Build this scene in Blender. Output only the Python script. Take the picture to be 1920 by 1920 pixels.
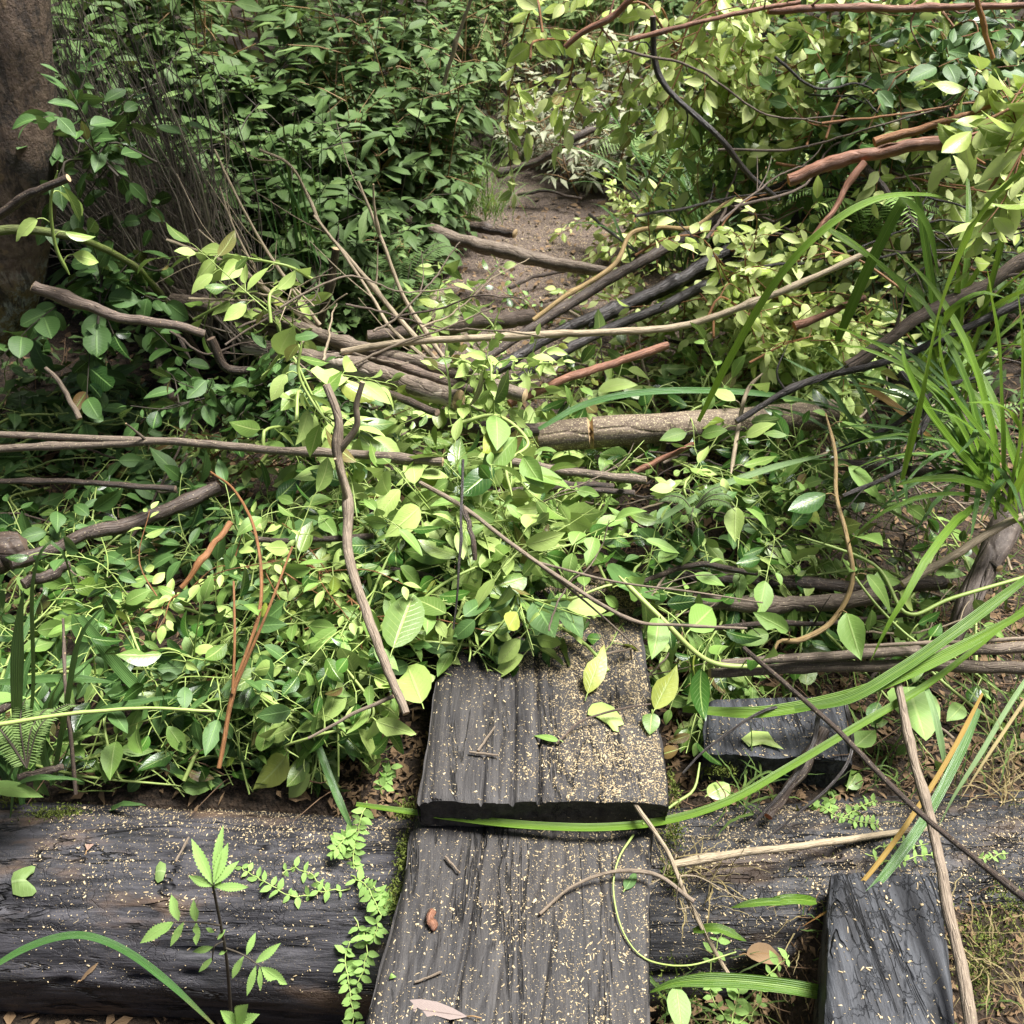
import bpy, math, random
import numpy as np

for o in list(bpy.data.objects):
    bpy.data.objects.remove(o)
SC = bpy.context.scene
COL = SC.collection

# ------------------------------------------------------------------ camera, sky, sun, exposure
CAM_H, PITCH, FOV = 1.45, math.radians(35.9), math.radians(57.0)
cam_d = bpy.data.cameras.new("camera")
cam = bpy.data.objects.new("camera", cam_d)
COL.objects.link(cam)
cam.location = (0, 0, CAM_H)
cam.rotation_euler = (math.pi / 2 - PITCH, 0, 0)
cam_d.sensor_width = 36
cam_d.lens = 18 / math.tan(FOV / 2)
cam_d.clip_start, cam_d.clip_end = 0.02, 1000
cam_d.dof.use_dof = True
cam_d.dof.focus_distance = 1.75
cam_d.dof.aperture_fstop = 11
SC.camera = cam

SUN_ELEV, SUN_ROT = math.radians(66), math.radians(70)      # high sun behind thin cloud, ahead and to the right
w = bpy.data.worlds.new("World")
SC.world = w
w.use_nodes = True
nt = w.node_tree
sky = nt.nodes.new("ShaderNodeTexSky")
sky.sky_type = 'NISHITA'
sky.sun_disc = False
sky.sun_elevation = SUN_ELEV
sky.sun_rotation = SUN_ROT
sky.air_density = 0.7
sky.dust_density = 6.0
sky.ozone_density = 0.4
nt.links.new(sky.outputs[0], nt.nodes["Background"].inputs[0])
nt.nodes["Background"].inputs[1].default_value = 0.043
sun_d = bpy.data.lights.new("sun", 'SUN')
sun_d.energy = 5.0
sun_d.angle = math.radians(24)
sun_d.color = (1.0, 0.98, 0.95)
sun = bpy.data.objects.new("sun", sun_d)
COL.objects.link(sun)
sun.rotation_euler = (math.pi / 2 - SUN_ELEV, 0, math.pi - SUN_ROT)
SC.view_settings.view_transform = 'Standard'
SC.view_settings.look = 'None'
SC.view_settings.gamma = 1
SC.view_settings.exposure = 1.22
SC.cycles.max_bounces = 7
SC.cycles.diffuse_bounces = 2
SC.cycles.glossy_bounces = 2
SC.cycles.transmission_bounces = 4
SC.cycles.use_denoising = True

# ------------------------------------------------------------------ small maths
F = 960 / math.tan(FOV / 2)
SP, CP = math.sin(PITCH), math.cos(PITCH)
def ray(px, py):
    u, v = (px - 960) / F, (py - 960) / F
    return np.array([u, CP - v * SP, -(SP + v * CP)])
def atY(px, py, Y):                       # the point at ground distance Y seen at a spot of the photo
    d = ray(px, py)
    return np.array([0, 0, CAM_H]) + d * (Y / d[1])
def atZ(px, py, z):                       # the point at height z
    d = ray(px, py)
    return np.array([0, 0, CAM_H]) + d * ((z - CAM_H) / d[2])
def at(p):                                # (px, py, height under .6 m) or (px, py, distance over .6 m)
    return atZ(*p) if p[2] < .6 else atY(*p)
def depth(P):
    return P[1] * CP + (CAM_H - P[2]) * SP
def px2m(n, P):
    return n / F * depth(P)
def nrm(a):
    return a / (np.linalg.norm(a, axis=-1, keepdims=True) + 1e-12)
def catmull(P, n):
    P = np.asarray(P, float)
    if len(P) == 2:
        t = np.linspace(0, 1, n)[:, None]
        return P[0] * (1 - t) + P[1] * t
    Q = np.vstack([2 * P[0] - P[1], P, 2 * P[-1] - P[-2]])
    L = np.r_[0, np.cumsum(np.linalg.norm(np.diff(P, axis=0), axis=1))]
    s = np.linspace(0, L[-1], n)
    i = np.clip(np.searchsorted(L, s, side='right') - 1, 0, len(P) - 2)
    t = ((s - L[i]) / (L[i + 1] - L[i] + 1e-9))[:, None]
    a, b, c, d = Q[i], Q[i + 1], Q[i + 2], Q[i + 3]
    return 0.5 * (2 * b + (c - a) * t + (2 * a - 5 * b + 4 * c - d) * t ** 2 + (3 * b - a - 3 * c + d) * t ** 3)
def hash3(i, j, k):
    h = (i * 374761393 + j * 668265263 + k * 2147483647 + 1013904223) & 0xffffffff
    h = ((h ^ (h >> 13)) * 1274126177) & 0xffffffff
    return ((h ^ (h >> 16)) & 0xffff) / 65535.0
def vnoise(p):                            # smooth value noise, -1..1
    p = np.asarray(p, float)
    f = np.floor(p).astype(np.int64)
    t = p - f
    t = t * t * (3 - 2 * t)
    r = 0
    for a in (0, 1):
        for b in (0, 1):
            for c in (0, 1):
                wgt = (t[..., 0] if a else 1 - t[..., 0]) * (t[..., 1] if b else 1 - t[..., 1]) * (t[..., 2] if c else 1 - t[..., 2])
                r = r + wgt * hash3(f[..., 0] + a, f[..., 1] + b, f[..., 2] + c)
    return r * 2 - 1
def fbm(p, o=3):
    p = np.asarray(p, float)
    r, a, tot = 0, 1.0, 0
    for k in range(o):
        r = r + a * vnoise(p * 2 ** k + 17.3 * k)
        tot += a
        a *= .5
    return r / tot
def G3(x, y, s=1, z=0):
    return np.stack([np.asarray(x) * s, np.asarray(y) * s, np.zeros_like(np.asarray(x, float)) + z], -1)

# ------------------------------------------------------------------ meshes
class Geo:
    def __init__(s):
        s.v, s.q, s.t, s.a, s.c, s.qm, s.tm, s.n = [], [], [], [], [], [], [], 0
    def add(s, v, q=None, t=None, lf=None, lc=None, m=0, tmat=None):
        v = np.asarray(v, float).reshape(-1, 3)
        k = len(v)
        s.v.append(v)
        s.a.append(np.zeros((k, 3)) if lf is None else np.asarray(lf, float).reshape(-1, 3))
        s.c.append(np.zeros((k, 3)) if lc is None else np.asarray(lc, float).reshape(-1, 3))
        if q is not None and len(q):
            q = np.asarray(q).reshape(-1, 4)
            s.q.append(q + s.n)
            s.qm.append(np.full(len(q), m) if np.isscalar(m) else m)
        if t is not None and len(t):
            t = np.asarray(t).reshape(-1, 3)
            s.t.append(t + s.n)
            s.tm.append(np.full(len(t), m if tmat is None else tmat))
        s.n += k
    def build(s, name, mats, parent=None, origin=(0, 0, 0), smooth=True):
        o_ = np.asarray(origin, float)
        me = bpy.data.meshes.new(name)
        v = np.vstack(s.v) - o_
        q = np.vstack(s.q) if s.q else np.zeros((0, 4), int)
        t = np.vstack(s.t) if s.t else np.zeros((0, 3), int)
        me.vertices.add(len(v))
        me.vertices.foreach_set("co", v.ravel())
        me.loops.add(q.size + t.size)
        me.loops.foreach_set("vertex_index", np.r_[q.ravel(), t.ravel()].astype(np.int32))
        me.polygons.add(len(q) + len(t))
        st = np.r_[np.arange(len(q)) * 4, q.size + np.arange(len(t)) * 3]
        me.polygons.foreach_set("loop_start", st.astype(np.int32))
        mi = np.r_[np.concatenate(s.qm) if s.qm else [], np.concatenate(s.tm) if s.tm else []]
        me.polygons.foreach_set("material_index", mi.astype(np.int32))
        me.polygons.foreach_set("use_smooth", np.full(len(q) + len(t), smooth))
        for nm, arr in (("lf", s.a), ("lc", s.c)):
            at_ = me.attributes.new(nm, 'FLOAT_VECTOR', 'POINT')
            at_.data.foreach_set("vector", np.vstack(arr).ravel())
        me.update(calc_edges=True)
        for m in (mats if isinstance(mats, (list, tuple)) else [mats]):
            me.materials.append(m)
        ob = bpy.data.objects.new(name, me)
        COL.objects.link(ob)
        if parent is not None:
            ob.parent = parent
        else:
            ob.location = origin
        return ob

def tag(o, label=None, cat=None, group=None, kind=None):
    for k, val in (("label", label), ("category", cat), ("group", group), ("kind", kind)):
        if val:
            o[k] = val
    return o
def thing(name, loc, label, cat, group=None):
    o = bpy.data.objects.new(name, None)
    o.empty_display_size = .05
    COL.objects.link(o)
    o.location = loc
    return tag(o, label, cat, group)

def tube(g, pts, r, sides=8, m=0, cap=None, rnd=0., wob=0., seed=0, flat=1.0):
    """a tube along pts; r one number, (start, end) or one per point; lf = (length, angle, random)"""
    pts = np.asarray(pts, float)
    n = len(pts)
    r = np.asarray(r, float)
    r = np.full(n, float(r)) if r.ndim == 0 else (np.linspace(r[0], r[1], n) if len(r) == 2 and n != 2 else r)
    T = np.gradient(pts, axis=0)
    T = nrm(T)
    ref = np.array([0, 0, 1.]) if abs(T[0][2]) < .9 else np.array([1., 0, 0])
    Ns = np.zeros((n, 3))
    N = nrm(np.cross(T[0], ref))
    for i in range(n):
        N = nrm(N - T[i] * np.dot(N, T[i]))
        Ns[i] = N
    Bs = np.cross(T, Ns)
    th = np.arange(sides) / sides * 2 * math.pi
    L = np.r_[0, np.cumsum(np.linalg.norm(np.diff(pts, axis=0), axis=1))]
    R = r[:, None] * np.ones(sides)[None]
    if wob:
        q = np.stack([np.cos(th)[None] * 1.5 + 0 * L[:, None], np.sin(th)[None] * 1.5 + 0 * L[:, None], L[:, None] * 9 + seed * 7.7 + 0 * th[None]], -1)
        R = R * (1 + wob * fbm(q, 3))
    V = pts[:, None] + R[..., None] * (np.cos(th)[None, :, None] * Ns[:, None] + flat * np.sin(th)[None, :, None] * Bs[:, None])
    idx = np.arange(n * sides).reshape(n, sides)
    nx = np.roll(idx, -1, axis=1)
    Q = np.stack([idx[:-1], nx[:-1], nx[1:], idx[1:]], -1).reshape(-1, 4)
    lf = np.stack([np.repeat(L[:, None], sides, 1), np.repeat(th[None], n, 0), np.full((n, sides), rnd)], -1)
    g.add(V, Q, lf=lf, m=m)
    if cap is not None:
        for e, c in ((0, cap[0]), (n - 1, cap[1])):
            if c is None:
                continue
            ring = V[e]
            out = -T[0] if e == 0 else T[-1]
            j = out * (np.random.RandomState(seed + e).uniform(-.12, .55, sides) * r[e])[:, None] if c > 0 else out * 0
            vv = np.vstack([ring, (ring + pts[e]) / 2 + j * .6, pts[e][None] + out * r[e] * .15])
            a = np.arange(sides)
            b = (a + 1) % sides
            q = np.stack([a, b, b + sides, a + sides], -1)
            t = np.stack([a + sides, b + sides, np.full(sides, 2 * sides)], -1)
            if e == 0:
                q, t = q[:, ::-1], t[:, ::-1]
            g.add(vv, q, t, lf=np.tile([[0, 0, rnd]], (len(vv), 1)), m=abs(c))

# ------------------------------------------------------------------ leaves
UG = {3: np.array([0, .12, .35, .62, .86, 1]), 2: np.array([0, .2, .5, .8, 1]), 1: np.array([0, .4, 1])}
SHAPES = {
    'ovate': ([0, .08, .25, .45, .65, .82, .93, 1], [.02, .42, .88, 1, .82, .46, .17, .0]),
    'lance': ([0, .08, .25, .45, .65, .82, .93, 1], [.02, .28, .75, 1, .86, .5, .2, .0]),
    'ellip': ([0, .08, .25, .45, .65, .82, .93, 1], [.02, .5, .9, 1, .95, .75, .42, .0]),
    'obov': ([0, .08, .25, .45, .65, .82, .93, 1], [.02, .22, .55, .86, 1, .86, .5, .0]),
    'heart': ([0, .08, .25, .45, .65, .82, .93, 1], [.25, .8, 1, .95, .75, .42, .2, .0]),
}
def leaves(g, pos, ax, nr, L, W, curl=.5, fold=.2, shape='ovate', res=2, rs=None, m=0, tint=None):
    N = len(pos)
    if N == 0:
        return
    rs = rs or np.random.RandomState(1)
    ax = nrm(ax)
    nr = nrm(nr - ax * (nr * ax).sum(-1, keepdims=True))
    sd = np.cross(nr, ax)
    u = UG[res]
    v = {4: np.array([-1, -.5, 0, .5, 1]), 3: np.array([-1, -.5, 0, .5, 1]), 2: np.array([-1, 0, 1]), 1: np.array([-1, 0, 1])}[res]
    if res == 3:
        u = np.array([0, .06, .18, .36, .55, .74, .9, 1])
    wu = np.interp(u, *SHAPES[shape])
    L = np.broadcast_to(L, N).astype(float); W = np.broadcast_to(W, N).astype(float)
    c = (np.broadcast_to(curl, N) * rs.uniform(.2, 1.6, N))[:, None] + 1e-3
    f = (np.broadcast_to(fold, N) * rs.uniform(.2, 1.7, N))
    X = np.sin(c * u) / c
    Z = -(1 - np.cos(c * u)) / c
    wu = np.repeat(wu[None, :, None], N, 0) * np.ones((1, 1, len(v)))
    if res >= 2:      # chewed or torn edges on some leaves
        bite = rs.rand(N) < .3
        u0 = rs.uniform(.2, 1, N); sg = rs.choice([-1, 1], N); dp = rs.uniform(.3, .85, N) * bite
        wu = wu * (1 - dp[:, None, None] * np.exp(-((u[None, :, None] - u0[:, None, None]) / .13) ** 2) * (v[None, None, :] * sg[:, None, None] > .1))
    wav = rs.uniform(-1, 1, (N, 1)) * .10 * np.sin(u[None] * 7 + rs.uniform(0, 6, (N, 1)))
    tw = rs.uniform(-.5, .5, N)
    av = np.abs(v)
    yy = wu * v[None, None, :] * (W / 2)[:, None, None]
    zz = (f * W / 2)[:, None, None] * wu * (av ** 1.3)[None, None, :] + (W / 2)[:, None, None] * wav[:, :, None] * (v ** 2 * np.sign(v + .01))[None, None, :]
    zz = zz + yy * (tw[:, None] * u[None])[:, :, None]
    P = pos[:, None, None, :] + (L[:, None] * X)[:, :, None, None] * ax[:, None, None] + ((L[:, None] * Z)[:, :, None] + zz)[..., None] * nr[:, None, None] + yy[..., None] * sd[:, None, None]
    nu, nv = len(u), len(v)
    base = np.arange(N)[:, None, None] * nu * nv
    ii = np.arange(nu * nv).reshape(nu, nv)
    q = np.stack([ii[:-1, :-1], ii[1:, :-1], ii[1:, 1:], ii[:-1, 1:]], -1).reshape(1, -1, 4)[:, :, ::-1]
    Q = (q + base).reshape(-1, 4)
    r1 = rs.uniform(0, 1, N); r2 = rs.uniform(0, 1, N) if tint is None else np.broadcast_to(tint, N)
    lf = np.zeros((N, nu, nv, 3))
    lf[..., 0] = u[None, :, None]; lf[..., 1] = v[None, None, :]; lf[..., 2] = r1[:, None, None]
    lc = np.zeros((N, nu, nv, 3))
    lc[..., 0] = r2[:, None, None]; lc[..., 1] = rs.uniform(0, 1, N)[:, None, None]; lc[..., 2] = (L / W)[:, None, None]
    g.add(P, Q, lf=lf, lc=lc, m=m)

def blade(g, pts, wd, rnd=.5, up=(0, 0, 1), keel=.35, m=0, tip=True, wmul=None):
    """one long strap leaf; wd full width"""
    pts = np.asarray(pts, float)
    n = len(pts)
    T = nrm(np.gradient(pts, axis=0))
    up = np.asarray(up, float)
    S = nrm(np.cross(T, up[None] + 0 * T))
    for i in range(1, n):
        if np.dot(S[i], S[i - 1]) < 0:
            S[i] = -S[i]
    Nn = np.cross(S, T)
    u = np.linspace(0, 1, n)
    ww = wd / 2 * (np.clip((1 - u) * 3.2, 0, 1) ** .7 if tip else np.ones(n)) * np.clip(.55 + u * 3, 0, 1)
    if wmul is not None:
        ww = wd / 2 * wmul
    v = np.array([-1, -.5, 0, .5, 1])
    h = np.array([.9, .55, 0, .55, .9]) * keel
    V = pts[:, None] + (ww[:, None] * v)[..., None] * S[:, None] + (ww[:, None] * h)[..., None] * Nn[:, None]
    ii = np.arange(n * 5).reshape(n, 5)
    Q = np.stack([ii[:-1, :-1], ii[1:, :-1], ii[1:, 1:], ii[:-1, 1:]], -1).reshape(-1, 4)
    lf = np.stack([np.repeat(u[:, None], 5, 1), np.repeat(v[None], n, 0), np.full((n, 5), rnd)], -1)
    lc = np.full((n, 5, 3), rnd)
    g.add(V, Q, lf=lf, lc=lc, m=m)
# ------------------------------------------------------------------ procedural materials
class NT:
    def __init__(s, name, spec=.5):
        s.m = bpy.data.materials.new(name)
        s.m.use_nodes = True
        s.t = s.m.node_tree
        s.bsdf = s.t.nodes["Principled BSDF"]
        s.out = s.t.nodes["Material Output"]
    def n(s, kind, **kw):
        nd = s.t.nodes.new("ShaderNode" + kind)
        for k, v in kw.items():
            setattr(nd, k, v)
        return nd
    def set(s, sock, v):
        if hasattr(v, 'is_output') or isinstance(v, bpy.types.NodeSocket):
            s.t.links.new(v, sock)
        elif isinstance(v, (tuple, list)) and len(v) == 3 and sock.type == 'RGBA':
            sock.default_value = (*v, 1)
        else:
            sock.default_value = v
    def math(s, op, a, b=0., c=0., clamp=False):
        nd = s.n("Math", operation=op, use_clamp=clamp)
        for i, x in enumerate((a, b, c)):
            s.set(nd.inputs[i], x)
        return nd.outputs[0]
    def mix(s, f, a, b, mode='MIX'):
        nd = s.n("Mix", data_type='RGBA', blend_type=mode)
        s.set(nd.inputs[0], f); s.set(nd.inputs[6], a); s.set(nd.inputs[7], b)
        return nd.outputs[2]
    def ramp(s, x, lo, hi):
        nd = s.n("MapRange", interpolation_type='SMOOTHSTEP')
        s.set(nd.inputs[0], x); s.set(nd.inputs[1], lo); s.set(nd.inputs[2], hi)
        return nd.outputs[0]
    def attr(s, nm):
        return s.n("Attribute", attribute_name=nm).outputs["Vector"]
    def sep(s, v):
        nd = s.n("SeparateXYZ"); s.set(nd.inputs[0], v)
        return nd.outputs
    def comb(s, x, y, z):
        nd = s.n("CombineXYZ")
        for i, q in enumerate((x, y, z)):
            s.set(nd.inputs[i], q)
        return nd.outputs[0]
    def obj(s, scale=(1, 1, 1)):
        tc = s.n("TexCoord").outputs["Object"]
        mp = s.n("Mapping"); s.set(mp.inputs[0], tc); mp.inputs[3].default_value = scale
        return mp.outputs[0]
    def noise(s, vec, scale, detail=4, rough=.55, dist=0.):
        nd = s.n("TexNoise"); s.set(nd.inputs["Vector"], vec)
        nd.inputs["Scale"].default_value = scale; nd.inputs["Detail"].default_value = detail
        nd.inputs["Roughness"].default_value = rough; nd.inputs["Distortion"].default_value = dist
        return nd.outputs[0]
    def voro(s, vec, scale, feature='F1', out=0, rand=1.):
        nd = s.n("TexVoronoi", feature=feature); s.set(nd.inputs["Vector"], vec)
        nd.inputs["Scale"].default_value = scale; nd.inputs["Randomness"].default_value = rand
        return nd.outputs[out]
    def bump(s, h, strength=.4, dist=.01, prev=None):
        nd = s.n("Bump"); s.set(nd.inputs["Height"], h)
        nd.inputs["Strength"].default_value = strength; nd.inputs["Distance"].default_value = dist
        if prev is not None:
            s.set(nd.inputs["Normal"], prev)
        return nd.outputs[0]
    def fin(s, col, rough=.6, normal=None, spec=.5, trans=0., tcol=None):
        s.set(s.bsdf.inputs["Base Color"], col)
        s.set(s.bsdf.inputs["Roughness"], rough)
        s.set(s.bsdf.inputs["Specular IOR Level"], spec)
        if normal is not None:
            s.set(s.bsdf.inputs["Normal"], normal)
        if trans:
            tr = s.n("BsdfTranslucent"); s.set(tr.inputs[0], tcol if tcol is not None else col)
            mx = s.n("MixShader"); mx.inputs[0].default_value = trans
            s.t.links.new(s.bsdf.outputs[0], mx.inputs[1]); s.t.links.new(tr.outputs[0], mx.inputs[2])
            s.t.links.new(mx.outputs[0], s.out.inputs[0])
        return s.m

def leaf_mat(name, a, b, under, vein, rough=.35, trans=.25, veins=10., yellow=None, spec=.5, wet=.0):
    """two-sided leaf: darker glossy upper face, paler matt lower face, midrib and side veins, blotches"""
    s = NT(name)
    x = s.sep(s.attr("lf")); c = s.sep(s.attr("lc"))
    col = s.mix(x[2], a, b)
    if yellow:
        col = s.mix(s.ramp(c[0], .92, 1.0), col, yellow)
    col = s.mix(s.math('MULTIPLY', s.ramp(c[1], .935, .955), .85), col, (.16, .09, .035))
    col = s.mix(s.math('MULTIPLY', s.ramp(c[0], .42, .30), .6), col, (a[0] * .4, a[1] * .5, a[2] * .5))
    av = s.math('ABSOLUTE', x[1])
    blot = s.noise(s.obj(), 45, 4, .6)
    col = s.mix(s.math('MULTIPLY', s.ramp(blot, .45, .75), .28), col, (a[0] * .55, a[1] * .6, a[2] * .6))
    side = s.math('SINE', s.math('MULTIPLY', s.math('SUBTRACT', x[0], s.math('MULTIPLY', av, .22)), veins * 6.283))
    sv = s.math('MULTIPLY', s.ramp(side, .8, 1.), s.ramp(av, 1.05, .3))
    mid = s.ramp(av, .10, .03)
    geo = s.n("NewGeometry")
    bk = geo.outputs["Backfacing"]
    und = s.mix(x[2], under, tuple(min(1, q * 1.25) for q in under))
    face = s.mix(bk, col, und)
    face = s.mix(s.math('MULTIPLY', sv, .3), face, vein)
    face = s.mix(s.math('MULTIPLY', mid, .8), face, vein)
    spots = s.ramp(s.noise(s.obj(), 330, 1, .5), .74, .80)
    face = s.mix(s.math('MULTIPLY', spots, s.ramp(c[1], .1, .7)), face, (.11, .075, .03))
    h = s.math('ADD', s.math('MULTIPLY', sv, -.5), s.math('MULTIPLY', mid, -1.))
    nb = s.bump(s.math('ADD', h, s.math('MULTIPLY', blot, 1.6)), .35, .002)
    rg = s.math('ADD', s.math('MULTIPLY', bk, .25), s.math('ADD', rough, s.math('MULTIPLY', blot, .18)))
    tc = s.mix(.45, face, (.30, .41, .10))
    return s.fin(face, rg, nb, spec, trans, tc)

def blade_mat(name, a, b, vein, rough=.4, trans=.25, tipc=None):
    s = NT(name)
    x = s.sep(s.attr("lf"))
    col = s.mix(x[2], a, b)
    rib = s.math('SINE', s.math('MULTIPLY', x[1], 24.))
    col = s.mix(s.math('MULTIPLY', s.ramp(rib, .1, .9), .35), col, vein)
    st = s.noise(s.comb(s.math('MULTIPLY', x[0], 1.3), s.math('MULTIPLY', x[1], 7.), s.math('MULTIPLY', x[2], 30.)), 1.6, 3, .6)
    col = s.mix(s.math('MULTIPLY', s.ramp(st, .5, .7), .55), col, vein)
    mid = s.ramp(s.math('ABSOLUTE', x[1]), .12, .02)
    col = s.mix(s.math('MULTIPLY', mid, .5), col, vein)
    bl = s.noise(s.obj(), 14, 3)
    if tipc:
        col = s.mix(s.math('MULTIPLY', s.ramp(s.math('ADD', x[0], s.math('MULTIPLY', bl, .3)), .95, 1.2), .9), col, tipc)
    nb = s.bump(s.math('ADD', st, s.math('MULTIPLY', rib, .35)), .7, .0015)
    return s.fin(col, s.math('ADD', rough, s.math('MULTIPLY', bl, .15)), nb, .5, trans, s.mix(.4, col, (.3, .42, .05)))

def bark_mat(name, a, b, speck=(.42, .36, .22), speck_amt=.35, rough=.7, grain=1., moss=None, blotch=None, bstr=.6, patch=None, relief=False, foot=None):
    s = NT(name)
    x = s.sep(s.attr("lf"))
    ca, sa = s.math('COSINE', x[1]), s.math('SINE', x[1])
    vec = s.comb(s.math('MULTIPLY', ca, .02), s.math('MULTIPLY', sa, .02), s.math('MULTIPLY', x[0], .22))
    o = s.obj()
    g1 = s.noise(vec, 160 * grain, 5, .65)
    g2 = s.noise(o, 22, 4, .6)
    col = s.mix(s.ramp(g1, .3, .72), a, b)
    col = s.mix(s.math('MULTIPLY', s.ramp(g2, .5, .72), .55), col, tuple(q * .5 for q in a))
    if blotch:
        col = s.mix(s.math('MULTIPLY', s.ramp(s.noise(o, 9, 5, .7), .54, .62), .85), col, blotch)
    if patch:
        col = s.mix(s.ramp(s.math('ADD', s.noise(o, 5, 4, .7), s.math('MULTIPLY', sa, .12)), .53, .56), col, patch)
    if moss:
        col = s.mix(s.ramp(s.noise(o, 12, 4), .42, .62), col, moss)
    if speck_amt:
        sp = s.ramp(s.noise(o, 260, 2, .6), .70 - .18 * speck_amt, .74 - .14 * speck_amt)
        col = s.mix(s.math('MULTIPLY', sp, .8), col, speck)
    cr = s.ramp(s.voro(vec, 70 * grain, 'DISTANCE_TO_EDGE'), 0., .12)
    h = s.math('ADD', s.math('MULTIPLY', g1, .8), s.math('MULTIPLY', cr, .35))
    nb = s.bump(h, bstr, .006)
    if foot:
        fz = s.math('ADD', s.sep(s.obj())[2], s.math('MULTIPLY', s.noise(s.obj((1, 1, .5)), 9, 5, .7), .7))
        pt = s.mix(s.ramp(s.noise(s.obj(), 28, 5, .7), .45, .58), foot, (.50, .50, .42))
        col = s.mix(s.math('MULTIPLY', s.ramp(fz, 1.12, .98), s.ramp(s.noise(s.obj(), 40, 4, .7), .30, .42)), col, pt)
    if relief:
        r1 = s.noise(s.obj((26, 26, 9)), 1.5, 7, .7, .4)
        r2 = s.noise(s.obj((60, 60, 60)), 3., 5, .7)
        col = s.mix(s.math('MULTIPLY', s.ramp(r1, .52, .40), .8), col, (.03, .02, .015))
        nb = s.bump(s.math('ADD', r1, s.math('MULTIPLY', r2, .4)), 1., .03, nb)
    return s.fin(col, s.math('ADD', rough - .12, s.math('MULTIPLY', g2, .25)), nb, .45)

def wood_mat(name, a, b, dirt, along='y', rough=.5, cross=0., brown=None, bstr=.6, dust=.0):
    """weathered, wet, blackened timber with long grain and splits"""
    s = NT(name)
    st = {'y': (36, 3.2, 36), 'x': (4.5, 34, 34)}[along]
    o = s.obj(st)
    oo = s.obj()
    g1 = s.noise(o, 1.6, 6, .68, .3)
    g2 = s.noise(s.obj(tuple(q * .33 for q in st)), 1.1, 5, .6, .8)
    big = s.noise(oo, 6, 4, .6)
    col = s.mix(s.ramp(g1, .32, .7), a, b)
    split = s.ramp(s.math('ABSOLUTE', s.math('SUBTRACT', g2, .5)), .018, .0)
    split = s.math('MULTIPLY', split, s.ramp(big, .42, .55))
    if cross:
        ob = s.obj(tuple(q * .8 if q > 9 else q * 6 for q in st))
        wp = s.n("VectorMath", operation='ADD'); s.set(wp.inputs[0], ob)
        nz = s.n("TexNoise"); s.set(nz.inputs["Vector"], ob); nz.inputs["Scale"].default_value = .9; nz.inputs["Detail"].default_value = 5
        sc = s.n("VectorMath", operation='SCALE'); s.set(sc.inputs[0], nz.outputs["Color"]); sc.inputs["Scale"].default_value = 2.4
        s.set(wp.inputs[1], sc.outputs[0])
        vx = s.voro(wp.outputs[0], 1.3, 'DISTANCE_TO_EDGE')
        cr = s.math('MULTIPLY', s.math('MULTIPLY', s.ramp(vx, .07, .0), cross), s.ramp(s.noise(oo, 9, 3), .42, .6))
        split = s.math('MAXIMUM', split, cr)
    col = s.mix(s.math('MULTIPLY', s.ramp(big, .5, .75), .5), col, dirt)
    if brown:
        col = s.mix(s.math('MULTIPLY', s.ramp(s.noise(s.obj((3, 9, 9) if along == 'x' else (9, 3, 9)), 1.0, 4, .6), .56, .7), .75), col, brown)
    col = s.mix(s.math('MULTIPLY', split, .85), col, (.004, .004, .004))
    if dust:
        dm = s.math('MULTIPLY', s.ramp(s.noise(oo, 420, 3, .7), .60, .68), s.ramp(s.noise(oo, 8, 4, .6), .36, .62))
        col = s.mix(s.math('MULTIPLY', dm, dust), col, (.42, .34, .21))
    h = s.math('SUBTRACT', s.math('MULTIPLY', g1, .6), split)
    nb = s.bump(h, bstr, .008)
    fine = s.noise(oo, 300, 3, .6)
    nb = s.bump(fine, .25, .002, nb)
    return s.fin(col, s.math('ADD', rough - .02, s.math('MULTIPLY', big, .35)), nb, .3)

def plain(name, a, b, scale=60, rough=.7, trans=0., spec=.4, bstr=.3):
    s = NT(name)
    x = s.sep(s.attr("lf"))
    n_ = s.noise(s.obj(), scale, 4, .6)
    col = s.mix(s.math('MULTIPLY', s.math('ADD', n_, x[2]), .5), a, b)
    return s.fin(col, rough, s.bump(n_, bstr, .002), spec, trans)

def soil_mat(name, a, b, c, speck=None, rough=.85):
    s = NT(name)
    o = s.obj()
    n1 = s.noise(o, 5, 6, .65)
    n2 = s.noise(o, 45, 5, .7)
    n3 = s.voro(s.obj((1, 1.6, 1)), 130, 'F1', 1)
    col = s.mix(s.ramp(n1, .35, .65), a, b)
    col = s.mix(s.ramp(n2, .45, .7), col, c)
    col = s.mix(s.math('MULTIPLY', s.ramp(s.sep(n3)[0], .3, 1.), .45), col, tuple(q * 1.6 for q in c))
    if speck:
        col = s.mix(s.ramp(s.noise(o, 240, 2, .6), .6, .64), col, speck)
    nb = s.bump(s.math('ADD', n2, s.math('MULTIPLY', s.voro(o, 130), .4)), .9, .02)
    return s.fin(col, rough, nb, .35)

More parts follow.
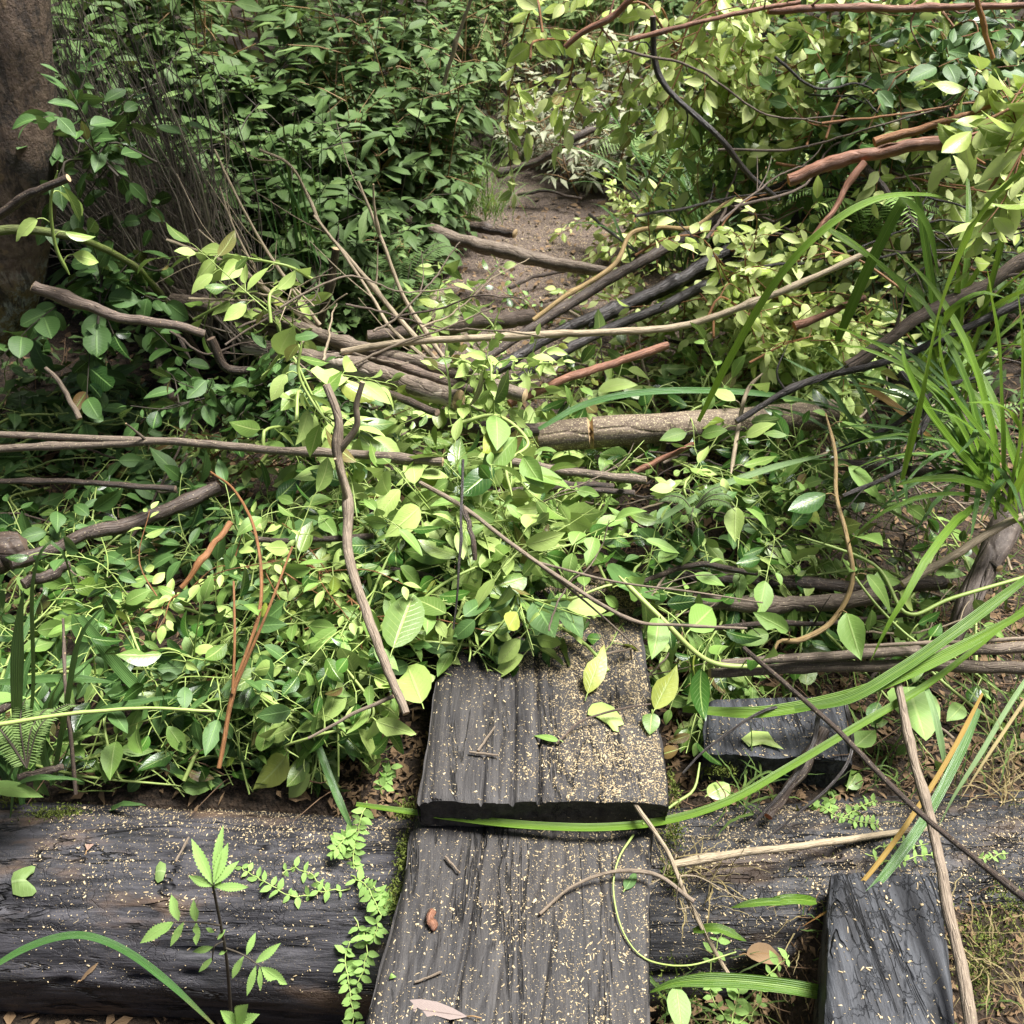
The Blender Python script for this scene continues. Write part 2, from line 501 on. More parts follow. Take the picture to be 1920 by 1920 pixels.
MT = {
    'lime': leaf_mat("lime_leaf", (.15, .27, .045), (.31, .42, .12), (.34, .46, .12), (.44, .54, .18), .28, .22, spec=.7, yellow=(.40, .45, .09)),
    'mid': leaf_mat("mid_green_leaf", (.016, .068, .008), (.062, .165, .020), (.15, .26, .05), (.32, .45, .13), .24, .15, spec=.6, yellow=(.36, .42, .06)),
    'paleyellow': leaf_mat("pale_yellow_leaf", (.33, .45, .075), (.50, .60, .17), (.52, .60, .22), (.55, .58, .28), .28, .28),
    'deep': leaf_mat("deep_green_leaf", (.011, .038, .007), (.030, .078, .012), (.06, .13, .03), (.18, .32, .09), .2, .16),
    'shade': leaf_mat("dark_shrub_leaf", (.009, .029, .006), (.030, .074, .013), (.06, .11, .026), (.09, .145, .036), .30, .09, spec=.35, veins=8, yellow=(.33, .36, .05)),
    'fresh': leaf_mat("fresh_shrub_leaf", (.05, .14, .025), (.11, .23, .045), (.14, .22, .06), (.26, .36, .14), .34, .25, veins=8),
    'silver': leaf_mat("silver_leaf", (.14, .17, .08), (.25, .28, .15), (.33, .35, .23), (.30, .32, .19), .5, .2, veins=7),
    'far': leaf_mat("far_leaf", (.03, .085, .016), (.10, .19, .036), (.13, .2, .055), (.16, .24, .07), .45, .2, veins=4),
    'herb': leaf_mat("herb_leaf", (.15, .35, .045), (.25, .47, .08), (.28, .46, .12), (.34, .50, .15), .45, .42, veins=9),
    'brownleaf': leaf_mat("brown_leaf", (.13, .06, .035), (.2, .10, .06), (.24, .16, .12), (.10, .05, .03), .5, .08),
    'palebrown': leaf_mat("grey_brown_leaf", (.16, .12, .11), (.2, .15, .14), (.24, .19, .17), (.10, .07, .06), .4, .05, veins=24),
    'dead': leaf_mat("dead_leaf", (.085, .045, .024), (.20, .12, .06), (.2, .13, .07), (.2, .12, .05), .6, .1),
    'strap': blade_mat("strap_green", (.05, .135, .008), (.13, .255, .015), (.24, .37, .06), .35, .25),
    'strapdark': blade_mat("strap_dark", (.03, .10, .025), (.07, .19, .04), (.14, .28, .07), .3, .2, tipc=(.30, .2, .08)),
    'strappale': blade_mat("strap_pale", (.15, .27, .09), (.24, .37, .15), (.36, .47, .24), .38, .25),
    'strapwet': blade_mat("strap_grey_green", (.045, .115, .03), (.09, .19, .05), (.17, .29, .09), .25, .15),
    'straporange': blade_mat("strap_orange", (.30, .13, .025), (.40, .24, .05), (.38, .32, .10), .5, .2, tipc=(.25, .09, .02)),
    'strawblade': blade_mat("straw", (.36, .27, .10), (.44, .36, .17), (.48, .40, .2), .6, .15),
    'grass': blade_mat("fine_grass", (.06, .15, .025), (.18, .28, .06), (.24, .34, .1), .45, .25),
    'grey': bark_mat("grey_bark", (.10, .075, .055), (.21, .165, .125), speck_amt=.45),
    'greyfine': bark_mat("grey_twig_bark", (.16, .12, .085), (.30, .24, .175), speck_amt=.2),
    'brown': bark_mat("brown_bark", (.085, .060, .045), (.185, .14, .11), (.45, .32, .18), .3),
    'red': bark_mat("red_bark", (.16, .068, .038), (.30, .14, .08), (.45, .27, .15), .12, .6, grain=.8),
    'orange': bark_mat("orange_bark", (.20, .085, .03), (.34, .16, .06), (.5, .34, .15), .1, .6),
    'black': bark_mat("wet_black_bark", (.012, .010, .010), (.05, .04, .036), (.3, .25, .17), .12, .45),
    'darkbrown': bark_mat("dark_brown_bark", (.035, .024, .018), (.085, .06, .045), (.4, .33, .2), .35, .55),
    'pale': bark_mat("pale_twig_bark", (.30, .235, .15), (.42, .345, .235), speck_amt=.2),
    'vinewood': bark_mat("vine_bark", (.30, .20, .08), (.42, .30, .13), speck_amt=.1, rough=.55),
    'mossy': bark_mat("mossy_bark", (.06, .075, .02), (.13, .15, .04), speck_amt=.1, moss=(.10, .14, .02)),
    'stripped': bark_mat("half_stripped_bark", (.10, .075, .055), (.2, .155, .12), speck_amt=.5, patch=(.50, .42, .34)),
    'log': bark_mat("felled_log_bark", (.10, .07, .05), (.22, .17, .12), (.5, .43, .26), .75, .75, grain=.6, bstr=1.),
    'trunk': bark_mat("tree_trunk_bark", (.12, .075, .05), (.27, .19, .13), (.34, .28, .19), .1, .75, grain=1.3, bstr=1., blotch=(.035, .03, .022), patch=(.30, .20, .11), relief=True, foot=(.26, .19, .08)),
    'root': bark_mat("root_bark", (.055, .04, .033), (.14, .11, .09), (.4, .34, .24), .25, .65, grain=.6, bstr=1.),
    'stemgreen': plain("green_stem", (.22, .32, .07), (.34, .42, .13), 90, .5),
    'stembrown': plain("brown_stem", (.20, .12, .05), (.32, .2, .09), 90, .6),
    'stemdark': plain("dark_stem", (.03, .025, .018), (.075, .06, .04), 60, .7),
    'twigdead': plain("dead_twig", (.035, .027, .022), (.40, .34, .27), 14, .8),
    'cut': plain("fresh_cut_wood", (.36, .24, .12), (.58, .44, .26), 150, .7),
    'cutred': plain("cut_red_wood", (.34, .10, .045), (.48, .19, .08), 120, .7),
    'cutdark': plain("old_cut_wood", (.10, .07, .05), (.2, .14, .10), 120, .7),
    'chip': plain("sawdust", (.27, .19, .09), (.66, .55, .35), 200, .75, bstr=0.),
    'moss': plain("moss", (.055, .085, .012), (.16, .19, .03), 110, .9),
    'litter': plain("leaf_litter", (.075, .04, .02), (.25, .16, .09), 30, .8),
    'plank': wood_mat("weathered_tread", (.016, .015, .016), (.056, .052, .050), (.05, .044, .04), 'y', .45, dust=.4),
    'plankdark': wood_mat("blackened_tread", (.014, .015, .018), (.075, .08, .09), (.03, .03, .032), 'y', .5, cross=.35, bstr=1.),
    'bearer': wood_mat("charred_log", (.009, .009, .011), (.066, .064, .072), (.028, .032, .033), 'x', .42, cross=.15, brown=(.13, .085, .055), bstr=1., dust=.4),
    'bearerdark': wood_mat("black_log", (.009, .009, .010), (.055, .055, .06), (.02, .018, .018), 'x', .42, cross=.25, brown=(.085, .055, .035), bstr=1., dust=.55),
    'soil': soil_mat("forest_soil", (.018, .013, .009), (.035, .024, .016), (.06, .04, .025)),
    'path': soil_mat("trodden_path", (.062, .045, .039), (.10, .075, .063), (.15, .115, .092), speck=(.34, .26, .15)),
}
# ------------------------------------------------------------------ ground, path
def sstep(x, a, b):
    t = np.clip((np.asarray(x, float) - a) / (b - a), 0, 1)
    return t * t * (3 - 2 * t)
def pathx(y):
    return .13 + .10 * (y - 3.2) + .02 * (y - 3.2) ** 2
def path_w(x, y):
    return (1 - sstep(np.abs(x - pathx(y)), .34, .58)) * sstep(y, 2.2, 2.7)
def terrain(x, y):
    x = np.asarray(x, float); y = np.asarray(y, float)
    z = -.06 + .05 * fbm(G3(x, y, 1.7), 3) * (1 - path_w(x, y)) + .012 * fbm(G3(x, y, 9), 3)
    z = z - .20 * (1 - sstep(y, .95, 1.15)) * (1 - sstep(x, .38, .52))
    z = z - .06 * (1 - sstep(x, -1.2, -.5)) * sstep(y, 1.4, 1.8)
    z = z + .10 * sstep(x, .9, 2.2) * sstep(y, 1.3, 2.6)
    far = sstep(y, 3.2, 7) * .35 * (1 - path_w(x, y))
    return z + far * sstep(np.abs(x - pathx(np.minimum(y, 5.5))), .3, 1.5)
BL = [(-.85, 1.42, .40, .22, .13), (-.42, 1.50, .30, .28, .17), (-.10, 1.62, .30, .22, .20), (.12, 1.75, .30, .25, .17), (.5, 1.75, .30, .28, .11),
      (.40, 2.2, .35, .25, .16), (1.0, 2.1, .40, .5, .12), (-.75, 1.9, .45, .3, .08), (-.3, 2.15, .35, .3, .08), (.85, 2.75, .4, .4, .30), (1.4, 2.9, .5, .5, .4)]
def surf(x, y):
    z = terrain(x, y)
    for bx, by, sx, sy, h in BL:
        z = z + .62 * h * np.exp(-((x - bx) / sx) ** 2 - ((y - by) / sy) ** 2)
    return np.where((np.abs(x + .01) < .25) & (y < 1.62), np.maximum(z, .11), z)
def S(px, py, off=0.):
    d = ray(px, py)
    t = .6
    while t < 12:
        p = np.array([0, 0, CAM_H]) + d * t
        if p[2] < surf(p[0], p[1]) + off:
            break
        t += .01
    return p

def sheet(name, xs, ys, zf, mat, **kw):
    X, Y = np.meshgrid(xs, ys)
    Z = zf(X, Y)
    ii = np.arange(X.size).reshape(X.shape)
    q = np.stack([ii[:-1, :-1], ii[:-1, 1:], ii[1:, 1:], ii[1:, :-1]], -1)
    g = Geo()
    g.add(np.stack([X, Y, Z], -1), q)
    return tag(g.build(name, mat), **kw)
xs = np.r_[np.linspace(-60, -3.2, 18), np.linspace(-3, 3, 150), np.linspace(3.2, 60, 18)]
ys = np.r_[np.linspace(-40, -.7, 12), np.linspace(-.5, 7, 190), np.linspace(7.3, 90, 22)]
sheet('ground', xs, ys, terrain, MT['soil'], kind='structure')
pg = Geo()
yy = np.linspace(2.25, 7.2, 140)
aa = np.linspace(-1, 1, 25)
PX = pathx(yy)[:, None] + aa[None] * (.54 + .12 * fbm(np.stack([yy * 1.5, yy * 0, aa[0] + yy * 0], -1), 2))[:, None]
PY = np.repeat(yy[:, None], 25, 1)
PZ = terrain(PX, PY) + .006 + .012 * (1 - np.abs(aa[None]) ** 3) + .008 * fbm(G3(PX, PY, 14), 3) - .03 * (np.abs(aa[None]) > .97)
ii = np.arange(PX.size).reshape(PX.shape)
pg.add(np.stack([PX, PY, PZ], -1), np.stack([ii[:-1, :-1], ii[:-1, 1:], ii[1:, 1:], ii[1:, :-1]], -1))
tag(pg.build('path', MT['path']), kind='structure')

# ------------------------------------------------------------------ timber treads and logs
def plank(name, label, cat, left, right, z, thick, mat, seed, rough=.004, group=None, cracks=()):
    L = np.array([atZ(x, y, z) for x, y in left]); R = np.array([atZ(x, y, z) for x, y in right])
    n = 70
    L, R = catmull(L, n), catmull(R, n)
    nt_ = 110
    a = np.linspace(0, 1, nt_)
    top = L[:, None] * (1 - a)[None, :, None] + R[:, None] * a[None, :, None]
    wv = np.linalg.norm(R - L, axis=1)
    # jagged end line
    d = nrm((L[-1] + R[-1]) / 2 - (L[0] + R[0]) / 2)
    e0 = .006 * fbm(np.stack([a * 9, a * 0 + seed, a * 0], -1), 3)
    top[0] += d * e0[:, None]
    xx = a[None] * wv[:, None]
    ss = np.linspace(0, np.linalg.norm(L[-1] - L[0]), n)[:, None] + 0 * xx
    q = np.stack([xx * 55, ss * 4.0, 0 * xx + seed], -1)
    dz = rough * .45 * fbm(q, 3) + rough * .65 * fbm(np.stack([xx * 9, ss * 2, 0 * xx + seed + 5], -1), 2)
    edge = np.minimum(xx, wv[:, None] - xx)
    dz = dz - .012 * np.exp(-edge / .006) - .006 * np.exp(-ss / .008) - .0045 * np.exp(-((fbm(np.stack([xx * 11 + .8 * ss, ss * 1.1, 0 * xx + seed + 3], -1), 2)) / .014) ** 2) * (edge > .012)
    for a0, wd_, dp_, s0, s1 in cracks:
        cx = a0 + .012 * fbm(np.stack([ss * 6, 0 * ss + seed, 0 * ss + a0 * 50], -1), 3)
        dz = dz - dp_ * np.exp(-((a[None] - cx) / wd_) ** 2) * sstep(ss, s0 - .01, s0 + .02) * (1 - sstep(ss, s1 - .08, s1))
    top[..., 2] += dz
    sideL = top[:, :1].repeat(4, 1).copy(); sideR = top[:, -1:].repeat(4, 1).copy()
    k = np.array([1, .7, .4, .12]) * thick
    for j in range(4):
        wb = .006 * fbm(np.stack([ss[:, 0] * 14, 0 * ss[:, 0] + j, 0 * ss[:, 0] + seed], -1), 2)
        sideL[:, j, 2] = z - k[j]; sideR[:, 3 - j, 2] = z - k[j]
        sideL[:, j, 0] += wb; sideR[:, 3 - j, 0] += wb
    ring = np.concatenate([sideL, top, sideR], 1)
    m = ring.shape[1]
    ii = np.arange(n * m).reshape(n, m); nx = np.roll(ii, -1, 1)
    Q = np.stack([ii[:-1], nx[:-1], nx[1:], ii[1:]], -1).reshape(-1, 4)
    org = ring.mean((0, 1)); org[2] = z - thick
    g = Geo()
    g.add(ring, Q)
    for e in (0, n - 1):          # end faces, hacked rough
        rows = 6
        topl = ring[e, 4:-4]
        bot = topl.copy(); bot[:, 2] = z - thick
        t_ = np.linspace(0, 1, rows)[:, None, None]
        face = topl[None] * (1 - t_) + bot[None] * t_
        aa_ = np.linspace(0, 1, nt_)
        nz = fbm(np.stack([np.repeat(aa_[None] * 30, rows, 0), np.repeat(t_[:, :, 0] * 5, nt_, 1), 0 * np.repeat(aa_[None], rows, 0) + seed], -1), 3)
        face = face + (d if e == 0 else -d) * (np.abs(nz) * .012 * np.sin(np.pi * t_[:, :, 0]))[..., None]
        jj = np.arange(rows * nt_).reshape(rows, nt_)
        q = np.stack([jj[:-1, :-1], jj[:-1, 1:], jj[1:, 1:], jj[1:, :-1]], -1).reshape(-1, 4)
        g.add(face, q if e else q[:, ::-1])
    ob = g.build(name, mat, None, org)
    return tag(ob, label, cat, group), (L, R, z)
TREAD, TR = plank('tread', "long weathered grey tread nearest the camera, dusted with sawdust", 'wooden step',
      [(778, 1515), (760, 1620), (733, 1740), (690, 1890), (640, 2080), (600, 2300)],
      [(1226, 1515), (1219, 1640), (1221, 1760), (1217, 1920), (1213, 2080), (1210, 2300)], .03, .075, MT['plank'], 3, group='wooden treads of the walkway', cracks=[(.30, .006, .012, .0, .5), (.62, .005, .010, .2, .9), (.45, .005, .01, .3, .7)])
UP, UR = plank('tread', "raised wooden tread thick with sawdust, half buried under cut leaves", 'wooden step',
      [(785, 1497), (799, 1400), (813, 1290), (830, 1180), (846, 1080)],
      [(1256, 1503), (1250, 1430), (1228, 1320), (1208, 1220), (1190, 1090)], .11, .072, MT['plank'], 11, .004, group='wooden treads of the walkway', cracks=[(.475, .0055, .02, -.1, .6), (.37, .006, .016, -.1, .35), (.245, .005, .012, -.1, .2)])
RT, RR = plank('timber_offcut', "black cracked timber running forward at the right of the treads", 'timber',
      [(1566, 1632), (1556, 1720), (1551, 1830), (1550, 1960), (1548, 2200)],
      [(1768, 1638), (1775, 1740), (1787, 1840), (1800, 1960), (1830, 2200)], .03, .09, MT['plankdark'], 21, .004)
BR, BRR = plank('timber_block', "short black sawn block behind the right log, moss on its front", 'timber',
      [(1320, 1408), (1323, 1370), (1327, 1312)], [(1600, 1424), (1594, 1370), (1582, 1306)], .04, .11, MT['plankdark'], 31, .006)

def big_log(name, label, p0, p1, r, mat, seed):
    pts = catmull([p0, (np.array(p0) + p1) / 2 + [0, .01, .006], p1], 150)
    ns = 110
    th = np.arange(ns) / ns * 2 * math.pi
    x = np.linspace(0, np.linalg.norm(np.array(p1) - p0), 150)
    T = nrm(pts[-1] - pts[0]); N = np.array([0, 0, 1.]); B = np.cross(T, N)
    c, s_ = np.cos(th), np.sin(th)
    q = np.stack([c[None] * 2.2 + 0 * x[:, None], s_[None] * 2.2 + 0 * x[:, None], x[:, None] * 1.2 + seed + 0 * th[None]], -1)
    rr = r * (1 + .05 * fbm(q, 2))
    q2 = np.stack([c[None] * 14 + 0 * x[:, None], s_[None] * 14 + 0 * x[:, None], x[:, None] * 4 + seed + 0 * th[None]], -1)
    rr = rr + .006 * fbm(q2, 3)
    cr = fbm(np.stack([c[None] * 7 + 0 * x[:, None], s_[None] * 7 + 0 * x[:, None], x[:, None] * 1.6 + seed + 9 + 0 * th[None]], -1), 2)
    rr = rr - .014 * np.exp(-(cr / .03) ** 2)
    V = pts[:, None] + rr[..., None] * (c[None, :, None] * N + s_[None, :, None] * B)
    ii = np.arange(150 * ns).reshape(150, ns); nx = np.roll(ii, -1, 1)
    g = Geo()
    g.add(V, np.stack([ii[:-1], nx[:-1], nx[1:], ii[1:]], -1).reshape(-1, 4)[:, ::-1])
    for e in (0, 149):
        ring = V[e]; cen = pts[e]
        rs = np.random.RandomState(seed + e)
        mid = cen + (ring - cen) * .55 + (T if e else -T) * rs.uniform(-.02, .02, (ns, 1))
        a = np.arange(ns); b = (a + 1) % ns
        q = np.stack([a, b, b + ns, a + ns], -1); t = np.stack([a + ns, b + ns, np.full(ns, 2 * ns)], -1)
        g.add(np.vstack([ring, mid, cen[None]]), q if e == 0 else q[:, ::-1], t if e == 0 else t[:, ::-1])
    return tag(g.build(name, mat, None, pts.mean(0) - [0, 0, r]), label, 'log')
LOGZ, LOGY, LOGR = -.215, 1.0, .19
LOGS = []
LOGS.append(big_log('round_log', "thick black round log lying across the left, sprinkled with wood chips", (-1.5, LOGY + .02, LOGZ + .01), (-.135, LOGY - .015, LOGZ), LOGR, MT['bearer'], 4))
LOGS.append(big_log('round_log', "black furrowed log to the right of the treads, crossed by a pale stick", (.165, LOGY, LOGZ - .005), (1.6, LOGY + .05, LOGZ + .02), LOGR, MT['bearerdark'], 40))

from mathutils.bvhtree import BVHTree
from mathutils import Vector
BVH = []
bpy.context.view_layer.update()
for o_ in (TREAD, UP, RT, BR) + tuple(LOGS):
    mw = o_.matrix_world
    BVH.append(BVHTree.FromPolygons([mw @ v.co for v in o_.data.vertices], [tuple(p.vertices) for p in o_.data.polygons]))
def snap(p, u, k=None, far=.06):
    """push points out along u onto the timber they lie on"""
    p = np.array(p, float)
    for i in range(len(p)):
        uu = Vector(u[i]); o0 = Vector(p[i]) + uu * far
        best = None
        for j, b in enumerate(BVH):
            if k is not None and j not in k:
                continue
            h = b.ray_cast(o0, -uu, far * 2)
            if h[0] is not None and (best is None or h[3] < best[1]):
                best = (h[0], h[3])
        if best:
            p[i] = best[0]
    return p

# ------------------------------------------------------------------ trees
def limb(g, P, r, sides=18, n=40, seed=0, wob=.12, m=0, **k):
    tube(g, catmull(P, n), np.interp(np.linspace(0, 1, n), np.linspace(0, 1, len(r)), r), sides, m, wob=wob, seed=seed, **k)
TP = atY(-190, 790, 2.25)
tr = thing('tree', (TP[0] - .03, 2.25, terrain(TP[0], 2.25)), "brown tree trunk at the left edge with peeling bark and a pale foot", 'tree')
tl = np.array(tr.location)
g = Geo()
pts = [tl - [.06, 0, .15], tl + [.03, 0, .10], atY(-100, 690, 2.25), atY(-2, 545, 2.25), atY(33, 330, 2.26), atY(26, 150, 2.28), atY(12, -30, 2.3), atY(-10, -400, 2.4), atY(10, -1200, 2.6), atY(-120, -3000, 2.8)]
limb(g, pts, [.15, .115, .092, .086, .084, .082, .078, .07, .065, .05], 28, 130, 3, .16)
limb(g, [tl + [.1, .05, 1.95], tl + [.5, .3, 2.1], tl + [1.0, .7, 2.15], tl + [1.5, .6, 2.1]], [.04, .03, .02, .008], 10, 40, 8, .2)  # added limb, carries the unseen shading crown
g.v = [v - tl for v in g.v]
g.build('trunk', MT['trunk'], tr)
def crown_geo(c, rad, n, rs, L=.1, kind='ellip'):
    g = Geo()
    cl = c + nrm(rs.normal(0, 1, (46, 3))) * rad * rs.uniform(.3, 1, (46, 1))
    pos = cl[rs.randint(0, 46, n)] + rs.normal(0, .16, (n, 3)) * np.array(rad) * .9
    leaves(g, pos, rs.normal(0, 1, (n, 3)) * [1, 1, .5] - [0, 0, .3], rs.normal(0, .5, (n, 3)) + [0, 0, 1], rs.uniform(.8, 1.2, n) * L, rs.uniform(.8, 1.2, n) * L * .5, .6, .2, kind, 1, rs)
    return g
rs = np.random.RandomState(5)
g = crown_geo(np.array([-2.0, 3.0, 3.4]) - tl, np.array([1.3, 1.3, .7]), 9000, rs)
g2 = crown_geo(np.array([-.55, 2.98, 2.0]) - tl, np.array([.6, .48, .28]), 5200, rs)  # added crown, unseen overhead, placed to throw shade on the left bank
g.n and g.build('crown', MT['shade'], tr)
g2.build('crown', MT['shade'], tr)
# ------------------------------------------------------------------ cut and fallen branches
def branch(label, mat, d0, d1, pts, name='branch', cat='branch', cut=None, ends=(1, 1), twigs=0, wob=.16, seed=None, extra=(), group=None, sides=12, tl=.12, ndetail=1., fork_leafless=True, kink=.45, dmid=None):
    """pts: spots of the photo with a height or a distance each; d0, d1 thickness in photo pixels at the ends"""
    branch.k += 1
    seed = branch.k if seed is None else seed
    rs = np.random.RandomState(seed)
    P = np.array([at(p) for p in pts])
    n = max(14, int(np.linalg.norm(np.diff(P, axis=0), axis=1).sum() / .012 * ndetail))
    C = catmull(P, n)
    r0, r1 = px2m(d0, C[0]) / 2, px2m(d1, C[-1]) / 2
    t = np.linspace(0, 1, n)
    r = r0 * (1 - t) + r1 * t
    if dmid:
        r = np.interp(t, [0, .5, 1], [r0, px2m(dmid, C[n // 2]) / 2, r1])
    tt = np.repeat(t[None], 3, 0)
    C = C + (fbm(np.stack([tt * 6 + seed, tt * 0, tt * 0 + np.arange(3)[:, None] * 5], -1), 3).T * kink * np.minimum(.02, r.mean() * 1.5)) * np.sin(np.pi * t)[:, None] ** .5
    r = r * (1 + .10 * fbm(np.stack([np.arange(n) * .35 + seed * 9, t * 0, t * 0], -1), 2))
    C = C + (fbm(np.stack([tt * 40 + seed * 3, tt * 0, tt * 0 + np.arange(3)[:, None] * 5], -1), 2).T * .12 * r.mean())
    for kk in range(max(1, n // 22)):        # knots
        i = rs.randint(0, n)
        r = r * (1 + rs.uniform(.1, .38) * np.exp(-((np.arange(n) - i) / 1.8) ** 2))
    g = Geo()
    org = C[np.argmin(C[:, 2])]
    tube(g, C, r, sides, 0, (ends[0], ends[1]), rs.rand(), wob, seed)
    for k in range(twigs):
        i = rs.randint(int(n * .1), int(n * .95))
        T = nrm(C[min(i + 1, n - 1)] - C[i - 1])
        d = nrm(rs.normal(0, 1, 3) + [0, 0, .3] + T * .8)
        ln = tl * rs.uniform(.4, 1.2)
        q = [C[i], C[i] + d * ln * .5 + rs.normal(0, .008, 3), C[i] + d * ln + rs.normal(0, .02, 3) + T * ln * .3]
        tube(g, catmull(q, 8), (max(.0012, r[i] * .38), .0008), 5, 0, (None, -1), rs.rand(), .1, seed + k)
    for (e0, e1, ep) in extra:               # a fork or a side limb of the same branch
        Q = catmull(np.array([at(p) for p in ep]), max(14, int(n * .6)))
        tube(g, Q, (px2m(e0, Q[0]) / 2, px2m(e1, Q[-1]) / 2), sides, 0, (None, 1), rs.rand(), wob, seed + 50)
    return tag(g.build(name, [MT[mat], MT[cut or {'red': 'cutred', 'orange': 'cutred', 'black': 'cutdark', 'darkbrown': 'cutdark'}.get(mat, 'cut')]], None, org), label, cat, group)
branch.k = 0
B = branch
# left, round the tree
B("brown cut branch slanting down from the tree trunk, pale splintered end", 'brown', 22, 17, [(62, 537, 1.95), (200, 585, 1.98), (300, 605, 2.0), (383, 626, 2.02)])
B("thin dark branch bent over below the brown cut branch, running to the stripped pole", 'darkbrown', 18, 12, [(395, 635, 2.05), (430, 690, 2.05), (530, 697, 2.1)], twigs=2)
B("broken dark branch with a torn pale tip crossing the tree trunk", 'darkbrown', 16, 15, [(-60, 435, 1.8), (0, 405, 1.8), (55, 368, 1.8), (128, 334, 1.8)], cut='cut')
B("smooth mossy green branch curving across the trunk into the brush", 'mossy', 17, 10, [(-60, 436, 1.95), (40, 430, 2.0), (110, 439, 2.02), (180, 462, 2.1), (245, 495, 2.2), (295, 545, 2.3), (335, 610, 2.35)])
B("long grey branch lying level on the leaves, forked at its left end", 'grey', 13, 17, [(-80, 845, 1.72), (60, 840, 1.72), (150, 838, 1.72), (230, 834, 1.72), (300, 828, 1.72), (420, 836, 1.72), (560, 846, 1.71), (700, 854, 1.7), (830, 866, 1.68)],
  extra=[(11, 15, [(-80, 812, 1.74), (60, 817, 1.74), (170, 822, 1.73), (290, 828, 1.72)]), (6, 3, [(275, 826, 1.72), (250, 805, 1.71), (236, 794, 1.7)])])
B("crooked grey-brown branch standing up out of the leaf heap and bending down to the step", 'greyfine', 15, 15, [(612, 722, 1.66), (636, 790, 1.62), (634, 860, 1.58), (652, 940, 1.53), (652, 1040, 1.43), (688, 1150, 1.31), (728, 1260, 1.19), (762, 1338, 1.12)], dmid=19,
  extra=[(14, 10, [(636, 846, 1.59), (668, 800, 1.6), (668, 760, 1.61), (680, 716, 1.62)]), (12, 5, [(652, 948, 1.53), (640, 900, 1.52), (628, 860, 1.51)])], wob=.2)
B("upright dark broken stick behind the grey poles", 'darkbrown', 17, 14, [(584, 646, 2.45), (606, 580, 2.45), (620, 520, 2.45), (630, 466, 2.45)], cut='cut', twigs=2)
# the poles left of centre
G_P = 'cut poles piled left of the path'
B("upper grey pole of the pile, its left end cut below the brush", 'grey', 24, 26, [(325, 562, 2.46), (430, 582, 2.36), (560, 612, 2.26), (690, 655, 2.14), (820, 690, 2.04), (985, 742, 1.91)], group=G_P, wob=.1)
B("stripped pole with long white bare wood patch", 'stripped', 28, 40, [(458, 648, 2.22), (600, 672, 2.12), (720, 705, 2.03), (860, 750, 1.92)], group=G_P, wob=.1, sides=18)
B("dark pole between the upper grey pole and the stripped pole", 'brown', 18, 22, [(440, 602, 2.34), (600, 640, 2.24), (760, 690, 2.06), (890, 735, 1.96)], group=G_P)
B("short pole with sawn end lying above the upper grey pole", 'grey', 22, 18, [(300, 548, 2.56), (360, 556, 2.51), (470, 590, 2.41)], group=G_P)
B("thin brown pole lying under the white stripped pole", 'darkbrown', 14, 16, [(540, 700, 2.06), (700, 730, 1.96), (820, 775, 1.84)], group=G_P)
# bare twigs fanning left of the path
G_T = 'bare twigs fanning left of the path'
for lab, d0, d1, pts, tw in [
    ("long bare twig arching high over the shrub from the pole pile", 11, 5, [(840, 700, 2.15), (760, 610, 2.25), (660, 490, 2.4), (605, 425, 2.45), (580, 370, 2.5), (545, 310, 2.5), (486, 280, 2.5)], 3),
    ("pale bare twig reaching furthest left over the brush", 11, 5, [(650, 660, 2.2), (590, 612, 2.25), (500, 545, 2.3), (420, 490, 2.33), (312, 450, 2.35)], 4),
    ("bare twig rising steeply from the lime vine", 8, 4, [(600, 610, 2.25), (520, 500, 2.3), (450, 380, 2.33), (402, 280, 2.35)], 3),
    ("bare twig forked like a catapult in front of the shrub", 10, 5, [(830, 670, 2.2), (760, 560, 2.3), (720, 460, 2.35), (700, 410, 2.38), (672, 340, 2.4)], 1),
    ("bare twig leaning against the catapult fork", 9, 4, [(860, 720, 2.12), (740, 622, 2.2), (700, 560, 2.28), (640, 470, 2.35), (588, 404, 2.4)], 2),
    ("slim bare twig beside the upright dark stick", 6, 3, [(560, 640, 2.25), (500, 545, 2.3), (440, 430, 2.36), (412, 350, 2.4)], 3),
    ("short crooked bare twig under the brush", 6, 3, [(520, 560, 2.3), (450, 500, 2.3), (372, 430, 2.32)], 2)]:
    B(lab, 'pale', d0, d1, pts, 'twig', 'twig', ends=(None, -1), twigs=tw, tl=.16, sides=7, group=G_T, kink=.6)
B("catapult prong of bare twig in front of the shrub", 'pale', 7, 4, [(712, 440, 2.36), (703, 400, 2.36), (700, 345, 2.36)], 'twig', 'twig', sides=6, group=G_T)
# on the path
B("grey pole lying slantwise across the dirt path", 'grey', 22, 20, [(765, 415, 3.7), (850, 446, 3.6), (960, 476, 3.5), (1060, 497, 3.42), (1165, 514, 3.35)], dmid=29)
B("short rough log lying along the left verge of the path", 'darkbrown', 18, 18, [(885, 424, 3.85), (965, 438, 3.75)], 'log', 'log', cut='cut')
B("lichened log end with orange sawn face beside the path", 'log', 32, 34, [(830, 555, 2.85), (798, 604, 2.68)], 'log', 'log', wob=.06)
B("dark log lying behind the long straight stick at the end of the path", 'brown', 26, 28, [(690, 632, 2.6), (850, 612, 2.62), (1000, 594, 2.66)], 'log', 'log')
B("thin dark stick lying on the dirt path", 'darkbrown', 7, 6, [(955, 540, .0), (1000, 520, .01), (1060, 508, .02)], 'stick', 'stick', sides=6)
B("arched thin stick across the far end of the path", 'darkbrown', 6, 5, [(970, 365, 4.6), (1030, 358, 4.6), (1060, 368, 4.55), (1090, 372, 4.5)], 'stick', 'stick', sides=6)
